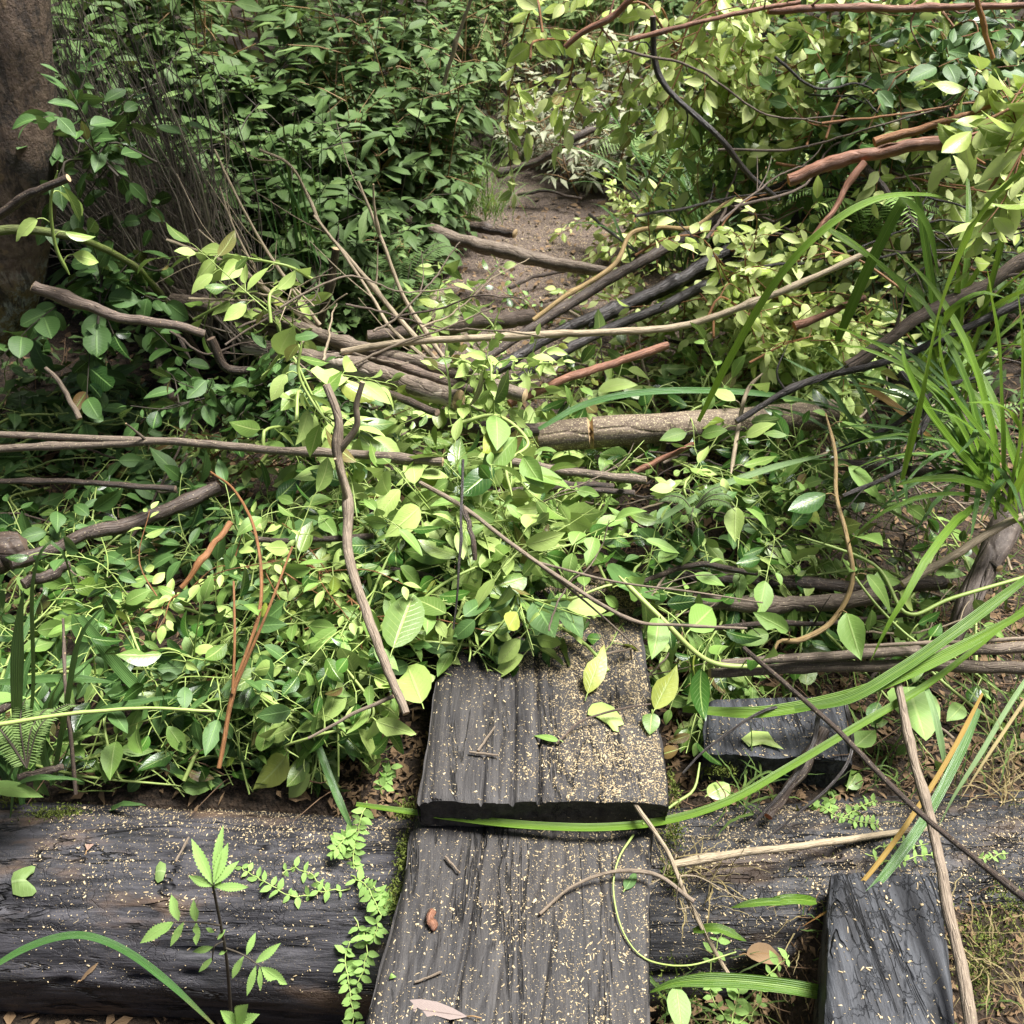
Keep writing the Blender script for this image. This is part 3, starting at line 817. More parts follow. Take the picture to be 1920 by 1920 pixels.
B("thin black stick leaning by the ferns at the end of the path", 'black', 6, 5, [(1105, 402, 3.9), (1150, 440, 3.5), (1205, 480, 3.2)], 'stick', 'stick', sides=6)
B("dark crooked branch rising behind the end of the path", 'darkbrown', 15, 12, [(930, 328, 4.6), (1000, 305, 4.6), (1045, 282, 4.6), (1090, 252, 4.6), (1160, 222, 4.7), (1290, 150, 4.8)], twigs=3)
B("long straight pale stick spanning the heap in front of the path", 'pale', 13, 11, [(640, 660, 2.1), (760, 642, 2.12), (1000, 629, 2.15), (1130, 622, 2.18), (1270, 612, 2.2), (1400, 572, 2.22), (1520, 522, 2.25), (1642, 466, 2.28)], 'stick', 'stick', dmid=14, kink=.5)
# dark poles at the right
G_D = 'dark poles leaning at the right of the path'
B("thickest black pole, running from the heap up into the fallen crown", 'black', 20, 34, [(900, 712, 2.2), (1050, 622, 2.35), (1200, 560, 2.5), (1330, 500, 2.65), (1440, 440, 2.8), (1560, 370, 2.95), (1700, 312, 3.1), (1870, 255, 3.25)], group=G_D, sides=16)
B("black pole with a pale vine twisted along it", 'darkbrown', 16, 24, [(870, 700, 2.2), (1000, 612, 2.35), (1150, 520, 2.5), (1300, 435, 2.7), (1425, 370, 2.8), (1560, 325, 2.9)], group=G_D)
B("black wet pole split lengthwise between two others", 'black', 22, 26, [(1100, 608, 2.4), (1240, 540, 2.5), (1350, 482, 2.6), (1450, 440, 2.7)], group=G_D)
B("slim black pole lowest of the dark bundle", 'black', 15, 20, [(930, 735, 2.1), (1100, 635, 2.25), (1250, 575, 2.4), (1420, 480, 2.6)], group=G_D)
B("yellow-brown vine twisted round the dark pole", 'vinewood', 9, 8, [(1000, 600, 2.3), (1060, 555, 2.35), (1150, 500, 2.42), (1185, 440, 2.5), (1235, 428, 2.55), (1300, 425, 2.62), (1370, 378, 2.7), (1460, 358, 2.75)], 'vine', 'vine', sides=8)
# red branches
G_R = 'red-barked branches'
B("thick red-barked branch with a dark sawn end, right of the ferns", 'red', 22, 26, [(1478, 338, 2.22), (1590, 300, 2.22), (1700, 277, 2.22), (1835, 260, 2.22)], group=G_R, twigs=3)
B("slim orange-red branch above the thick red one, tapering to a point", 'orange', 18, 7, [(1640, 268, 2.17), (1700, 250, 2.17), (1760, 232, 2.17), (1876, 192, 2.17)], group=G_R, twigs=1)
B("straight red-brown stick lying over the heap in front of the path", 'red', 15, 16, [(955, 757, 1.95), (1050, 716, 2.00), (1150, 680, 2.05), (1252, 647, 2.10)], group=G_R)
B("level red branch along the top of the fallen crown", 'red', 14, 11, [(1440, 20, 2.57), (1560, 16, 2.57), (1700, 14, 2.57), (1990, 8, 2.57)], group=G_R, twigs=4)
B("slanting red branch at the top of the fallen crown over the path", 'red', 10, 13, [(1060, 88, 2.52), (1100, 55, 2.52), (1150, 30, 2.52), (1200, -20, 2.52)], group=G_R, twigs=3)
B("thin red branch bowed between the pale leaves at the top", 'red', 9, 8, [(1180, 75, 2.42), (1290, 46, 2.44), (1370, 28, 2.47), (1500, 4, 2.52)], group=G_R, twigs=3)
B("short red stub with snapped end in the leaves by the ferns", 'red', 14, 12, [(1490, 612, 2.10), (1560, 585, 2.12), (1622, 558, 2.15)], group=G_R)
B("orange twig hanging at the right edge of the fallen crown", 'orange', 10, 8, [(1828, -20, 2.22), (1846, 55, 2.22), (1862, 110, 2.22)], group=G_R, sides=8)
B("thin red limb running down from the thick red branch", 'red', 13, 7, [(1620, 305, 2.20), (1590, 345, 2.17), (1560, 400, 2.12), (1500, 470, 2.07)], group=G_R)
B("thin orange-red stick half buried right of the sawn log", 'red', 10, 11, [(1180, 890, 1.85), (1240, 862, 1.88), (1300, 832, 1.9)], group=G_R, sides=8)
# crooked black ones
B("black crooked branch hanging in an S through the pale leaves", 'black', 12, 9, [(1224, 30, 2.6), (1228, 110, 2.6), (1250, 165, 2.58), (1290, 205, 2.55), (1340, 250, 2.5), (1400, 320, 2.5), (1460, 375, 2.5)], twigs=2)
B("black forked branch in the middle of the fallen crown", 'black', 19, 17, [(1545, 95, 2.9), (1590, 140, 2.88), (1622, 172, 2.85), (1700, 200, 2.8), (1830, 212, 2.8)], extra=[(12, 10, [(1622, 172, 2.85), (1595, 110, 2.86), (1570, 60, 2.9)]), (12, 8, [(1622, 172, 2.85), (1585, 215, 2.8), (1550, 262, 2.75)])], twigs=2)
B("dark brown branch slanting down behind the strap leaves", 'darkbrown', 16, 10, [(1600, 290, 2.6), (1660, 360, 2.5), (1720, 430, 2.45), (1760, 500, 2.4)], twigs=2)
# right side
B("long grey-brown branch running out to the right edge", 'brown', 22, 30, [(1590, 690, 1.95), (1700, 612, 2.0), (1800, 556, 2.05), (1990, 455, 2.1)], twigs=2)
B("dark thin branch crossing the strap leaves to the right edge", 'black', 12, 16, [(1380, 790, 1.85), (1500, 722, 1.9), (1640, 682, 1.95), (1760, 640, 2.0), (1980, 535, 2.05)], twigs=4)
B("dark twiggy branch arching over the soil at the right", 'black', 14, 7, [(1690, 700, 1.85), (1740, 760, 1.75), (1715, 830, 1.68), (1690, 880, 1.62), (1580, 930, 1.55)], twigs=5)
B("dark limb lying across the bare soil at the right", 'darkbrown', 22, 20, [(1560, 868, 1.75), (1680, 880, 1.75), (1800, 895, 1.75)])
B("black twig slanting behind the strap leaves", 'black', 11, 7, [(1560, 850, 1.72), (1680, 795, 1.78), (1760, 730, 1.85), (1860, 700, 1.9)], twigs=3)
# the sawn log
def sawn_log():
    g = Geo()
    for i, (P, e) in enumerate([([(1010, 822, 2.0), (1060, 816, 2.0), (1103, 811, 2.0)], (1, 1)), ([(1112, 810, 2.0), (1180, 806, 2.0), (1290, 800, 2.02), (1400, 792, 2.05), (1560, 776, 2.1)], (1, 1))]):
        C = catmull([at(p) for p in P], 22 + 40 * i)
        tube(g, C, px2m(29, C[0]), 22, 0, e, .3, .09, 77 + i)
    C = catmull([at((1098, 822, 2.0)), at((1118, 822, 2.0))], 4)
    tube(g, C, px2m(20, C[0]), 14, 1, None, .5, .1, 3)
    return tag(g.build('log', [MT['log'], MT['cut']], None, C[0] - [0, 0, .05]), "speckled log sawn almost through, with a pale notch", 'log')
sawn_log()
B("grey limb in the gap in front of the sawn log", 'grey', 17, 16, [(960, 866, 1.75), (1060, 884, 1.75), (1160, 895, 1.75), (1210, 900, 1.75)])
B("dark buried limb behind the leaf heap, left of the sawn log", 'darkbrown', 22, 24, [(760, 790, 1.95), (880, 800, 1.95), (1010, 805, 1.96)])
# lower right
B("mottled grey log lying behind the parallel poles at the right", 'grey', 30, 32, [(1300, 1126, .10), (1420, 1134, .10), (1540, 1130, .10), (1640, 1118, .10)], 'log', 'log', wob=.1, sides=16)
B("red-brown rotten log in line with the mottled grey one", 'darkbrown', 26, 28, [(1270, 1075, .10), (1380, 1085, .10), (1500, 1094, .10), (1620, 1100, .10), (1770, 1092, .10)], 'log', 'log')
B("nearer of two parallel grey poles running to the right edge", 'grey', 18, 26, [(1330, 1262, .09), (1500, 1252, .09), (1680, 1246, .09), (1990, 1252, .09)])
B("farther of two parallel grey poles running to the right edge", 'grey', 15, 22, [(1340, 1245, .12), (1500, 1232, .12), (1680, 1222, .12), (1990, 1210, .12)])
B("thin stick lying along the two parallel poles", 'greyfine', 7, 8, [(1590, 1212, .16), (1720, 1206, .16), (1960, 1196, .16)], 'stick', 'stick', sides=7)
B("thin dark stick behind the parallel poles", 'darkbrown', 10, 9, [(1330, 1178, .12), (1450, 1168, .12), (1580, 1166, .12), (1720, 1150, .12)], 'stick', 'stick', sides=7, twigs=2)
B("pale leaning stick at the right, over the twisted root", 'pale', 14, 17, [(1692, 1096, .2), (1800, 1032, .26), (1990, 930, .34)], 'stick', 'stick')
g = Geo()
limb(g, [at(p) for p in [(2010, 800, 1.75), (1930, 900, 1.72), (1888, 985, 1.66), (1850, 1060, 1.58), (1815, 1130, 1.5), (1790, 1200, 1.45)]], [.05, .036, .032, .028, .026, .015], 18, 60, 12, .3)
limb(g, [at(p) for p in [(1870, 1035, 1.6), (1850, 1085, 1.53), (1835, 1130, 1.48)]], [.014, .012, .006], 10, 20, 13, .25)
limb(g, [at(p) for p in [(1850, 1060, 1.58), (1862, 1058, 1.56), (1874, 1066, 1.54)]], [.013, .010, .008], 10, 12, 14, .2, cap=(None, 1))
tag(g.build('root', [MT['root'], MT['cut']], None, at((1815, 1130, 1.5)) - [0, 0, .03]), "twisted dark root coming in from the right edge", 'root')
B("grey-brown stick in the right foreground, slanting over the log", 'greyfine', 15, 26, [(1684, 1284, .16), (1706, 1390, .14), (1745, 1530, .12), (1775, 1680, .10), (1800, 1800, .08), (1830, 2010, .06)], 'stick', 'stick')
B("dark purple-brown twig slanting across the right foreground", 'darkbrown', 9, 13, [(1395, 1215, .34), (1560, 1360, .37), (1720, 1520, .40), (1960, 1715, .44)], 'twig', 'twig', ends=(-1, -1), sides=8, kink=.1)
B("pale lichened stick lying along the top of the right log", 'pale', 15, 10, [(1262, 1622, .03), (1450, 1592, .03), (1600, 1570, .0), (1760, 1550, -.02), (1882, 1528, -.04)], 'stick', 'stick')
B("curved thin twig resting on the nearest tread", 'greyfine', 6, 9, [(1012, 1714, .038), (1075, 1660, .045), (1150, 1634, .05), (1230, 1640, .05), (1300, 1690, .03)], 'twig', 'twig', sides=8, cut='cutred')
B("dry twig running down between tread and right log", 'pale', 10, 7, [(1186, 1500, .10), (1250, 1595, .06), (1290, 1690, .02), (1350, 1800, -.05), (1390, 1862, -.08)], 'twig', 'twig', twigs=4, tl=.08, sides=8)
B("black forked twig standing over the sawn block", 'black', 10, 6, [(1600, 1312, .10), (1540, 1330, .10), (1522, 1400, .08), (1470, 1480, .06), (1400, 1558, .02)], 'twig', 'twig', extra=[(8, 4, [(1585, 1315, .10), (1598, 1400, .08), (1560, 1470, .06), (1440, 1570, .02)]), (8, 4, [(1540, 1330, .10), (1440, 1330, .12), (1330, 1400, .1), (1280, 1450, .08)])], sides=8)
B("dead grey stem lying over the mossy front of the sawn block", 'darkbrown', 22, 18, [(1545, 1370, .05), (1495, 1450, .03), (1440, 1530, .0)], cut='cutred')
# through the leaf heap
B("fine pale twig running from the heap centre to the right", 'greyfine', 9, 5, [(788, 905, .36), (870, 952, .36), (960, 1020, .34), (1060, 1090, .32), (1180, 1160, .3), (1280, 1172, .28), (1400, 1178, .26)], 'twig', 'twig', sides=8, extra=[(5, 3, [(1010, 1055, .33), (1150, 1090, .34), (1300, 1110, .33), (1430, 1130, .3)]), (5, 3, [(960, 1020, .34), (1100, 1130, .3), (1200, 1220, .24)])])
B("thin black upright twig in the middle of the heap", 'black', 6, 4, [(868, 862, .42), (864, 980, .36), (860, 1080, .3), (850, 1180, .22)], 'twig', 'twig', sides=6, kink=.6)
B("short brown snapped twig lying on the heap centre", 'darkbrown', 11, 8, [(868, 950, .36), (884, 1000, .34), (890, 1050, .3)], 'twig', 'twig', cut='cut')
B("orange-brown snapped twig upright in the small-leaved branch", 'orange', 12, 9, [(432, 980, .36), (385, 1040, .34), (340, 1102, .3)], 'twig', 'twig')
B("orange forked stem rising through the small-leaved branch", 'orange', 9, 4, [(410, 1440, .08), (440, 1290, .18), (488, 1130, .28), (478, 1000, .34), (440, 920, .34), (395, 885, .33)], extra=[(7, 4, [(440, 1290, .18), (500, 1150, .28), (548, 1025, .34)]), (6, 4, [(436, 1300, .18), (440, 1200, .25), (438, 1090, .3)])], sides=8)
B("dark log end jutting out of the leaves at far left, rough bark", 'darkbrown', 26, 26, [(20, 1056, .22), (140, 1014, .22), (280, 965, .22), (410, 915, .22)], 'log', 'log', cut='cutdark')
B("short dark stub below the rough log at far left", 'darkbrown', 20, 18, [(44, 1096, .2), (130, 1060, .2)], 'log', 'log')
B("thick dark stump end cut off by the left edge", 'darkbrown', 70, 64, [(-80, 1050, .18), (48, 1030, .18)], 'log', 'log', sides=18)
B("thin grey stick poking up left of the raised tread", 'greyfine', 5, 8, [(578, 1384, .16), (660, 1340, .18), (738, 1305, .2)], 'stick', 'stick', sides=7)
B("thin brown upright twig at the left front", 'brown', 5, 8, [(118, 1160, .30), (124, 1300, .22), (142, 1488, .03)], 'twig', 'twig', sides=7)
B("short rough stub at the left edge in front of the strap leaves", 'darkbrown', 14, 14, [(35, 1458, .1), (118, 1438, .1)], 'stick', 'stick', cut='cutdark')
B("dark stub jutting in at the left edge", 'darkbrown', 18, 16, [(-30, 1345, .24), (36, 1312, .24)], 'stick', 'stick', cut='cutdark')
B("dark green prickly cane slanting in at the left", 'stemgreen', 8, 6, [(-30, 1362, .28), (150, 1336, .26), (300, 1328, .24), (405, 1334, .22)], 'stem', 'cane', sides=7)
B("thin bent dead twig standing in the shade under the trunk", 'greyfine', 7, 11, [(85, 690, 2.0), (110, 715, 1.98), (135, 755, 1.95), (150, 785, 1.92)], 'twig', 'twig', sides=7)
B("dark pole leaning in the shade below the brush", 'darkbrown', 12, 14, [(285, 640, 2.3), (305, 700, 2.2), (325, 750, 2.1)])
B("slim pole leaning through the shade beside the dark pole", 'darkbrown', 7, 9, [(330, 620, 2.3), (365, 690, 2.2), (400, 765, 2.1)])
B("pale thin pole standing up through the dark shrub", 'pale', 8, 6, [(832, 160, 3.3), (852, 90, 3.3), (890, -20, 3.3)])
# sunk pieces that show in the gaps of the heap
G_S = 'dark sticks showing in gaps of the heap'
for lab, pts in [("dark stick in the gap left of the crooked grey-brown branch", [(480, 1010, .26), (560, 1015, .25), (700, 1005, .26)]),
                 ("dark stick under the fork of the long grey branch", [(0, 902, .3), (150, 905, .3), (330, 916, .3)]),
                 ("dark stick in the gap right of the heap centre", [(960, 920, .26), (1060, 915, .26), (1190, 925, .26)]),
                 ("dark stick in front of the grey limb and sawn log", [(1000, 900, .24), (1080, 908, .24), (1150, 912, .24)]),
                 ("dark stick among the vines near the mottled grey log", [(1180, 1100, .16), (1300, 1060, .16), (1420, 1075, .18)]),
                 ("dark stick behind the pale lying leaf on the heap", [(700, 1060, .2), (800, 1080, .2), (900, 1100, .18)])]:
    B(lab, 'darkbrown', 10, 12, pts, 'stick', 'stick', group=G_S, sides=8)

# the leaning dead brush beside the tree
rs = np.random.RandomState(9)
db0 = atY(430, 640, 2.75)
db = thing('dead_bush', (db0[0], db0[1], terrain(db0[0], db0[1])), "leaning mass of dead dark twigs beside the tree trunk", 'dead bush')
do = np.array(db.location)
g = Geo(); gs = Geo()
for k in range(330):
    bx, by = rs.uniform(205, 500), 0
    s_ = (bx - 205) / 295
    by = 480 + 175 * s_ + rs.normal(0, 30)
    tx = -10 + 300 * s_ ** 1.1 + rs.normal(0, 85)
    ty = rs.uniform(-120, 300) + 110 * s_
    Y0 = rs.uniform(2.5, 2.9)
    A, Bq = atY(bx, by, Y0), atY(tx, ty, Y0 + rs.uniform(-.15, .2))
    mid = (A + Bq) / 2 + rs.normal(0, .06, 3) + [.02, 0, -.02]
    tube(g, catmull([A, mid, Bq], 8) - do, (.0012 + .004 * rs.rand() ** 2.2, .0008), 4, 0, None, rs.rand())
    for _ in range(2):
        i0 = A + (Bq - A) * rs.uniform(.2, .6)
        e = i0 + nrm(nrm(Bq - A) + rs.normal(0, .6, 3)) * rs.uniform(.06, .3)
        tube(g, catmull([i0, (i0 + e) / 2 + rs.normal(0, .012, 3), e], 5) - do, (.0012, .0006), 4, 0, None, rs.rand())
for (a, b, c, d) in [((390, 690, 2.6), (310, 560, 2.6), (225, 395, 2.62), .010), ((335, 600, 2.6), (250, 440, 2.65), (160, 230, 2.7), .008), ((430, 640, 2.8), (330, 480, 2.85), (175, 120, 2.9), .012), ((470, 620, 2.8), (390, 470, 2.85), (240, 60, 2.95), .008), ((360, 610, 2.65), (300, 470, 2.7), (110, 150, 2.75), .008)]:
    limb(gs, [at(a) - do, at(b) - do, at(c) - do], [d, d * .8, d * .35], 8, 26, 5, .15)
g.build('twigs', MT['twigdead'], db)
gs.build('stems', MT['darkbrown'], db)
# ------------------------------------------------------------------ leafy cut branches and vines
LM = [  # things of the photo that a label can point by
    ("the tree trunk", 40, 560), ("the mossy branch", 250, 500), ("the brown cut branch", 230, 590), ("the forked grey branch", 300, 835),
    ("the left log end", 180, 1000), ("the snapped orange twig", 385, 1040), ("the forked orange stem", 460, 1230), ("the crooked branch", 660, 1080),
    ("the prickly cane", 250, 1335), ("the round log", 300, 1490), ("the raised tread", 1010, 1290), ("the heap centre", 900, 1000),
    ("the stripped pole", 700, 700), ("the sawn log", 1180, 810), ("the red-brown stick", 1110, 700), ("the black upright twig", 862, 960),
    ("the mottled grey log", 1480, 1130), ("the parallel poles", 1700, 1235), ("the twisted root", 1870, 1050), ("the looping vine", 1590, 1000),
    ("the long pale stick", 1350, 590), ("the dark poles", 1330, 470), ("the thick red branch", 1640, 285), ("the level red branch", 1690, 15),
    ("the S-shaped black branch", 1240, 150), ("the forked black branch", 1640, 180), ("the bowed red branch", 1300, 45), ("the right edge", 1910, 300),
    ("the path", 980, 560), ("the sawn block", 1450, 1390), ("the strap leaves", 1780, 760), ("the upright dark stick", 612, 560), ("the top edge", 1400, -10)]
USED = {}
def place_label(desc, px, py):
    d = sorted(((px - x) ** 2 + (py - y) ** 2, nm) for nm, x, y in LM)
    nm = [q[1] for q in d[:7]]
    tries = [f"{desc} beside {nm[0]}", f"{desc} between {nm[0]} and {nm[1]}", f"{desc} between {nm[0]} and {nm[2]}", f"{desc} between {nm[1]} and {nm[2]}"] + \
            [f"{desc} between {nm[i]} and {nm[j]}" for j in range(3, 7) for i in range(j)]
    for t in tries:
        if t not in USED and len(t.split()) <= 16:
            USED[t] = 1
            return t
    return tries[1]

def blocked(x, y):          # the treads and the log top stay clear
    return ((x > -.20) & (x < .26) & (y < 1.30)) | (y < 1.12)
def cutq(Q):
    b = blocked(Q[:, 0], Q[:, 1])
    return Q[:int(np.argmax(b))] if b.any() else Q
def spray(label, pts, leafm, stemm, L=.08, ratio=.5, shoots=7, shoot=.22, gap=.03, flip=.35, droop=.3, face=1.0, stem_r=.004, res=2, seed=0, shape='ovate', group=None, name='leafy_branch', cat='branch', curl=.5, up=.25, floor=True, petiole=.012, whorl=1, sag=.3, fold=.22, bare=.12, lean=.25):
    rs = np.random.RandomState(seed + 1000)
    L, gap = L * .86, gap * .84
    P = np.array(pts, float)
    n = max(12, int(np.linalg.norm(np.diff(P, axis=0), axis=1).sum() / .02))
    C = catmull(P, n)
    if floor:
        b = blocked(C[:, 0], C[:, 1])
        if b[0]:
            C = C[::-1]
        C = cutq(C)
        if len(C) < 5:
            return None
        n = len(C)
    gs, gl = Geo(), Geo()
    tube(gs, C, (stem_r, stem_r * .45), 7, 0, (-1, -1), rs.rand(), .15, seed)
    lines = [(C, bare)]
    for k in range(shoots):
        i = int(np.clip(rs.uniform(.05, 1) ** .8, 0, 1) * (n - 1))
        T = nrm(C[min(i + 1, n - 1)] - C[max(i - 1, 0)])
        d = nrm(T * rs.uniform(.2, .9) + rs.normal(0, .55, 3) + [0, 0, up])
        ln = shoot * rs.uniform(.5, 1.25)
        q = [C[i], C[i] + d * ln * .5 + [0, 0, -sag * .1 * ln], C[i] + d * ln + T * ln * .15 + [0, 0, -sag * ln * rs.uniform(.2, 1)]]
        q = np.array(q) + np.r_[np.zeros((1, 3)), rs.normal(0, .012, (2, 3))]
        Q = catmull(q, 12)
        if floor:
            Q = cutq(Q)
            if len(Q) < 4:
                continue
            Q[:, 2] = np.maximum(Q[:, 2], surf(Q[:, 0], Q[:, 1]) + .004)
        tube(gs, Q, (stem_r * .5, stem_r * .25), 5, 0, (None, -1), rs.rand(), .1, seed)
        lines.append((Q, .12))
    pos, ax, nr_, LL = [], [], [], []
    for Q, s0 in lines:
        s = np.r_[0, np.cumsum(np.linalg.norm(np.diff(Q, axis=0), axis=1))]
        t = np.arange(s[-1] * s0 + rs.uniform(0, gap), s[-1], gap)
        if len(t) == 0:
            t = np.array([s[-1]])
        t = np.r_[t, s[-1]]
        for j, tt in enumerate(t):
            p = np.array([np.interp(tt, s, Q[:, k]) for k in range(3)])
            i = min(np.searchsorted(s, tt), len(Q) - 1)
            T = nrm(Q[i] - Q[max(i - 1, 0)]) if i else nrm(Q[1] - Q[0])
            sd = nrm(np.cross(T, [0, 0, 1]) + rs.normal(0, .25, 3))
            for wh in range(whorl):
                sg = 1 if (j + wh) % 2 else -1
                end = j == len(t) - 1
                a = nrm(T * (1.2 if end else rs.uniform(.2, .8)) + sd * sg * (.2 if end else .9) + rs.normal(0, .28, 3) - [0, 0, droop])
                nn = nrm(np.array([0, 0, face]) + rs.normal(0, .75, 3) + [0, -lean, 0])
                if rs.rand() < flip:
                    nn = -nn
                pb = p + a * petiole
                if floor and blocked(pb[0] + a[0] * L * .8, pb[1] + a[1] * L * .8):
                    continue
                if petiole > .006:
                    tube(gs, np.array([p, p + a * petiole * .5 + [0, 0, .002], pb]), .0011, 4, 0, None, rs.rand())
                pos.append(pb); ax.append(a); nr_.append(nn)
                LL.append(L * rs.uniform(.45, 1.35) * (1 if end else 1 - .25 * (j / max(1, len(t)))))
    if len(LL) < 3:
        return None
    LL = np.array(LL)
    pos = np.array(pos); ax = np.array(ax)
    if floor:
        zt = surf(pos[:, 0] + ax[:, 0] * LL, pos[:, 1] + ax[:, 1] * LL) + .006
        tip = pos[:, 2] + ax[:, 2] * LL
        ax[:, 2] = np.where(tip < zt, (zt - pos[:, 2]) / LL, ax[:, 2])
    leaves(gl, pos, ax, np.array(nr_), LL, LL * ratio * rs.uniform(.8, 1.15, len(LL)), curl, fold, shape, res, rs)
    o = C[0].copy()
    t = thing(name, o, label, cat, group)
    gs.v = [v - o for v in gs.v]; gl.v = [v - o for v in gl.v]
    gs.build('stem', MT[stemm], t)
    gl.build('foliage', MT[leafm], t)
    return t

RS = np.random.RandomState(77)
def heap(n, poly, desc, group, leafm, stemm, off=(.0, .12), ln=(.25, .5), dirs=None, cat='branch', name='leafy_branch', Y=None, seed=0, **kw):
    """n separate cut sprays spread over a patch of the photo (x0, y0, x1, y1, ...)"""
    rs = np.random.RandomState(seed + 31)
    x0, y0, x1, y1 = poly
    nx = max(1, int(round(math.sqrt(n * (x1 - x0) / (y1 - y0))))); ny = max(1, int(math.ceil(n / nx)))
    cells = [(i, j) for j in range(ny) for i in range(nx)]
    rs.shuffle(cells)
    for k in range(n):
        i, j = cells[k % len(cells)]
        px = x0 + (i + rs.uniform(.1, .9)) * (x1 - x0) / nx; py = y0 + (j + rs.uniform(.1, .9)) * (y1 - y0) / ny
        l = rs.uniform(*ln)
        if Y is None:
            c = S(px, py) + [0, 0, rs.uniform(*off)]
        else:
            c = atY(px, py, rs.uniform(*Y))
        a = rs.uniform(0, 2 * math.pi) if dirs is None else math.radians(rs.uniform(*dirs))
        d = np.array([math.cos(a), math.sin(a), 0])
        def pt(q, dz=0):
            p = c + d * q + rs.normal(0, .02, 3)
            if Y is None:
                p[2] = surf(p[0], p[1]) + max(.012, (c[2] - surf(c[0], c[1])) + dz)
            else:
                p[2] += dz
            return p
        hang = kw.get('hang', 0)
        pts = [pt(-l * .5, -.03), pt(-l * .15, .02), pt(l * .2, .02 - hang * .3 * l), pt(l * .5, -.03 - hang * l)]
        k2 = {q: v for q, v in kw.items() if q != 'hang'}
        spray(place_label(desc, px, py), pts, leafm, stemm, seed=seed * 100 + k, group=group, floor=Y is None, cat=cat, name=name, **k2)

BIG = dict(L=.072, ratio=.52, shoots=7, shoot=.18, gap=.034, petiole=.022, curl=.55, res=3)
SML = dict(res=3, L=.044, ratio=.55, shoots=10, shoot=.2, gap=.022, petiole=.006, curl=.4, stem_r=.0035)
# left of the step
heap(15, (-40, 790, 420, 1090), "dark glossy leafy vine", 'dark glossy vines on the left of the heap', 'deep', 'stemgreen', (.01, .08), seed=1, name='leafy_vine', cat='vine', flip=.12, **{**BIG, 'L': .09})
heap(17, (0, 1060, 700, 1420), "dark leafy vine", 'dark leafy vines behind the round log', 'deep', 'stemgreen', (.01, .10), seed=2, name='leafy_vine', cat='vine', flip=.2, **BIG)
heap(9, (60, 1000, 760, 1440), "mid-green leafy vine", 'mid-green vines on the left of the heap', 'mid', 'stemgreen', (.02, .12), seed=3, name='leafy_vine', cat='vine', flip=.4, **BIG)
heap(9, (400, 850, 690, 1300), "small-leaved pale green branch", 'small-leaved pale branches left of the crooked branch', 'lime', 'orange', (.03, .14), seed=4, flip=.25, **SML)
heap(6, (60, 1400, 760, 1475), "low green vine", 'low vines along the back of the round log', 'mid', 'stemgreen', (.0, .04), seed=35, name='leafy_vine', cat='vine', flip=.4, dirs=(-25, 25), **{**BIG, 'up': .1})
heap(5, (430, 1230, 740, 1410), "pale broad-leaved vine", 'pale broad-leaved vines beside the raised tread', 'lime', 'stemgreen', (.0, .08), seed=5, name='leafy_vine', cat='vine', flip=.6, **BIG)
# centre
heap(13, (680, 800, 1150, 1190), "pale leafy vine", 'pale vines over the middle of the heap', 'lime', 'stemgreen', (.05, .17), seed=6, name='leafy_vine', cat='vine', flip=.45, **{**BIG, 'L': .098})
heap(11, (650, 860, 1200, 1230), "green leafy vine", 'green vines over the middle of the heap', 'mid', 'stemgreen', (.02, .14), seed=7, name='leafy_vine', cat='vine', flip=.35, **BIG)
heap(5, (820, 1060, 1250, 1250), "dark broad-leaved vine", 'dark broad-leaved vines at the end of the raised tread', 'deep', 'stemgreen', (.0, .06), seed=8, name='leafy_vine', cat='vine', flip=.1, **{**BIG, 'L': .095})
heap(4, (600, 760, 860, 860), "small-leaved green branch", 'small-leaved branches by the poles', 'mid', 'stembrown', (.0, .08), seed=9, flip=.3, **SML)
# right
heap(9, (1240, 740, 1600, 1060), "green twining vine", 'green twining vines right of the sawn log', 'mid', 'stemgreen', (.06, .2), seed=10, name='leafy_vine', cat='vine', flip=.45, **{**BIG, 'L': .075})
heap(6, (1240, 760, 1600, 1250), "yellow-green twining vine", 'yellow-green twining vines right of the heap', 'lime', 'stemgreen', (.04, .2), seed=11, name='leafy_vine', cat='vine', flip=.5, **{**BIG, 'L': .072})
heap(4, (1240, 1190, 1420, 1310), "green vine trailing", 'vines at the right corner of the raised tread', 'mid', 'stemgreen', (.0, .05), seed=38, name='leafy_vine', cat='vine', flip=.35, ln=(.15, .3), **{**BIG, 'shoots': 4})
heap(4, (1290, 750, 1600, 830), "pale twining vine", 'pale vines over the right end of the sawn log', 'lime', 'stemgreen', (.10, .2), seed=36, name='leafy_vine', cat='vine', flip=.5, **{**BIG, 'L': .07})
heap(6, (1150, 1040, 1700, 1290), "sparse green vine", 'sparse vines near the grey poles', 'mid', 'stemgreen', (.02, .1), seed=12, name='leafy_vine', cat='vine', flip=.4, **{**BIG, 'shoots': 3, 'gap': .05})
heap(7, (1480, 1080, 1900, 1330), "trailing green vine", 'trailing vines at the right', 'mid', 'stemgreen', (.0, .08), seed=22, name='leafy_vine', cat='vine', flip=.4, **{**BIG, 'shoots': 2, 'gap': .06, 'L': .07})
# middle right, small pale leaves in front of the dark poles
heap(12, (1100, 590, 1640, 760), "pale small-leaved branch", 'pale branches lying in front of the path', 'paleyellow', 'orange', (.02, .16), seed=13, flip=.5, **{**SML, 'L': .056})
heap(8, (1250, 430, 1580, 640), "pale hanging branch", 'pale branches hanging over the dark poles', 'paleyellow', 'orange', Y=(2.25, 2.5), seed=14, flip=.45, hang=.3, **{**SML, 'L': .056})
heap(6, (1020, 600, 1520, 760), "green small-leaved branch", 'green branches lying in front of the path', 'mid', 'stembrown', (.0, .08), seed=15, flip=.2, **SML)
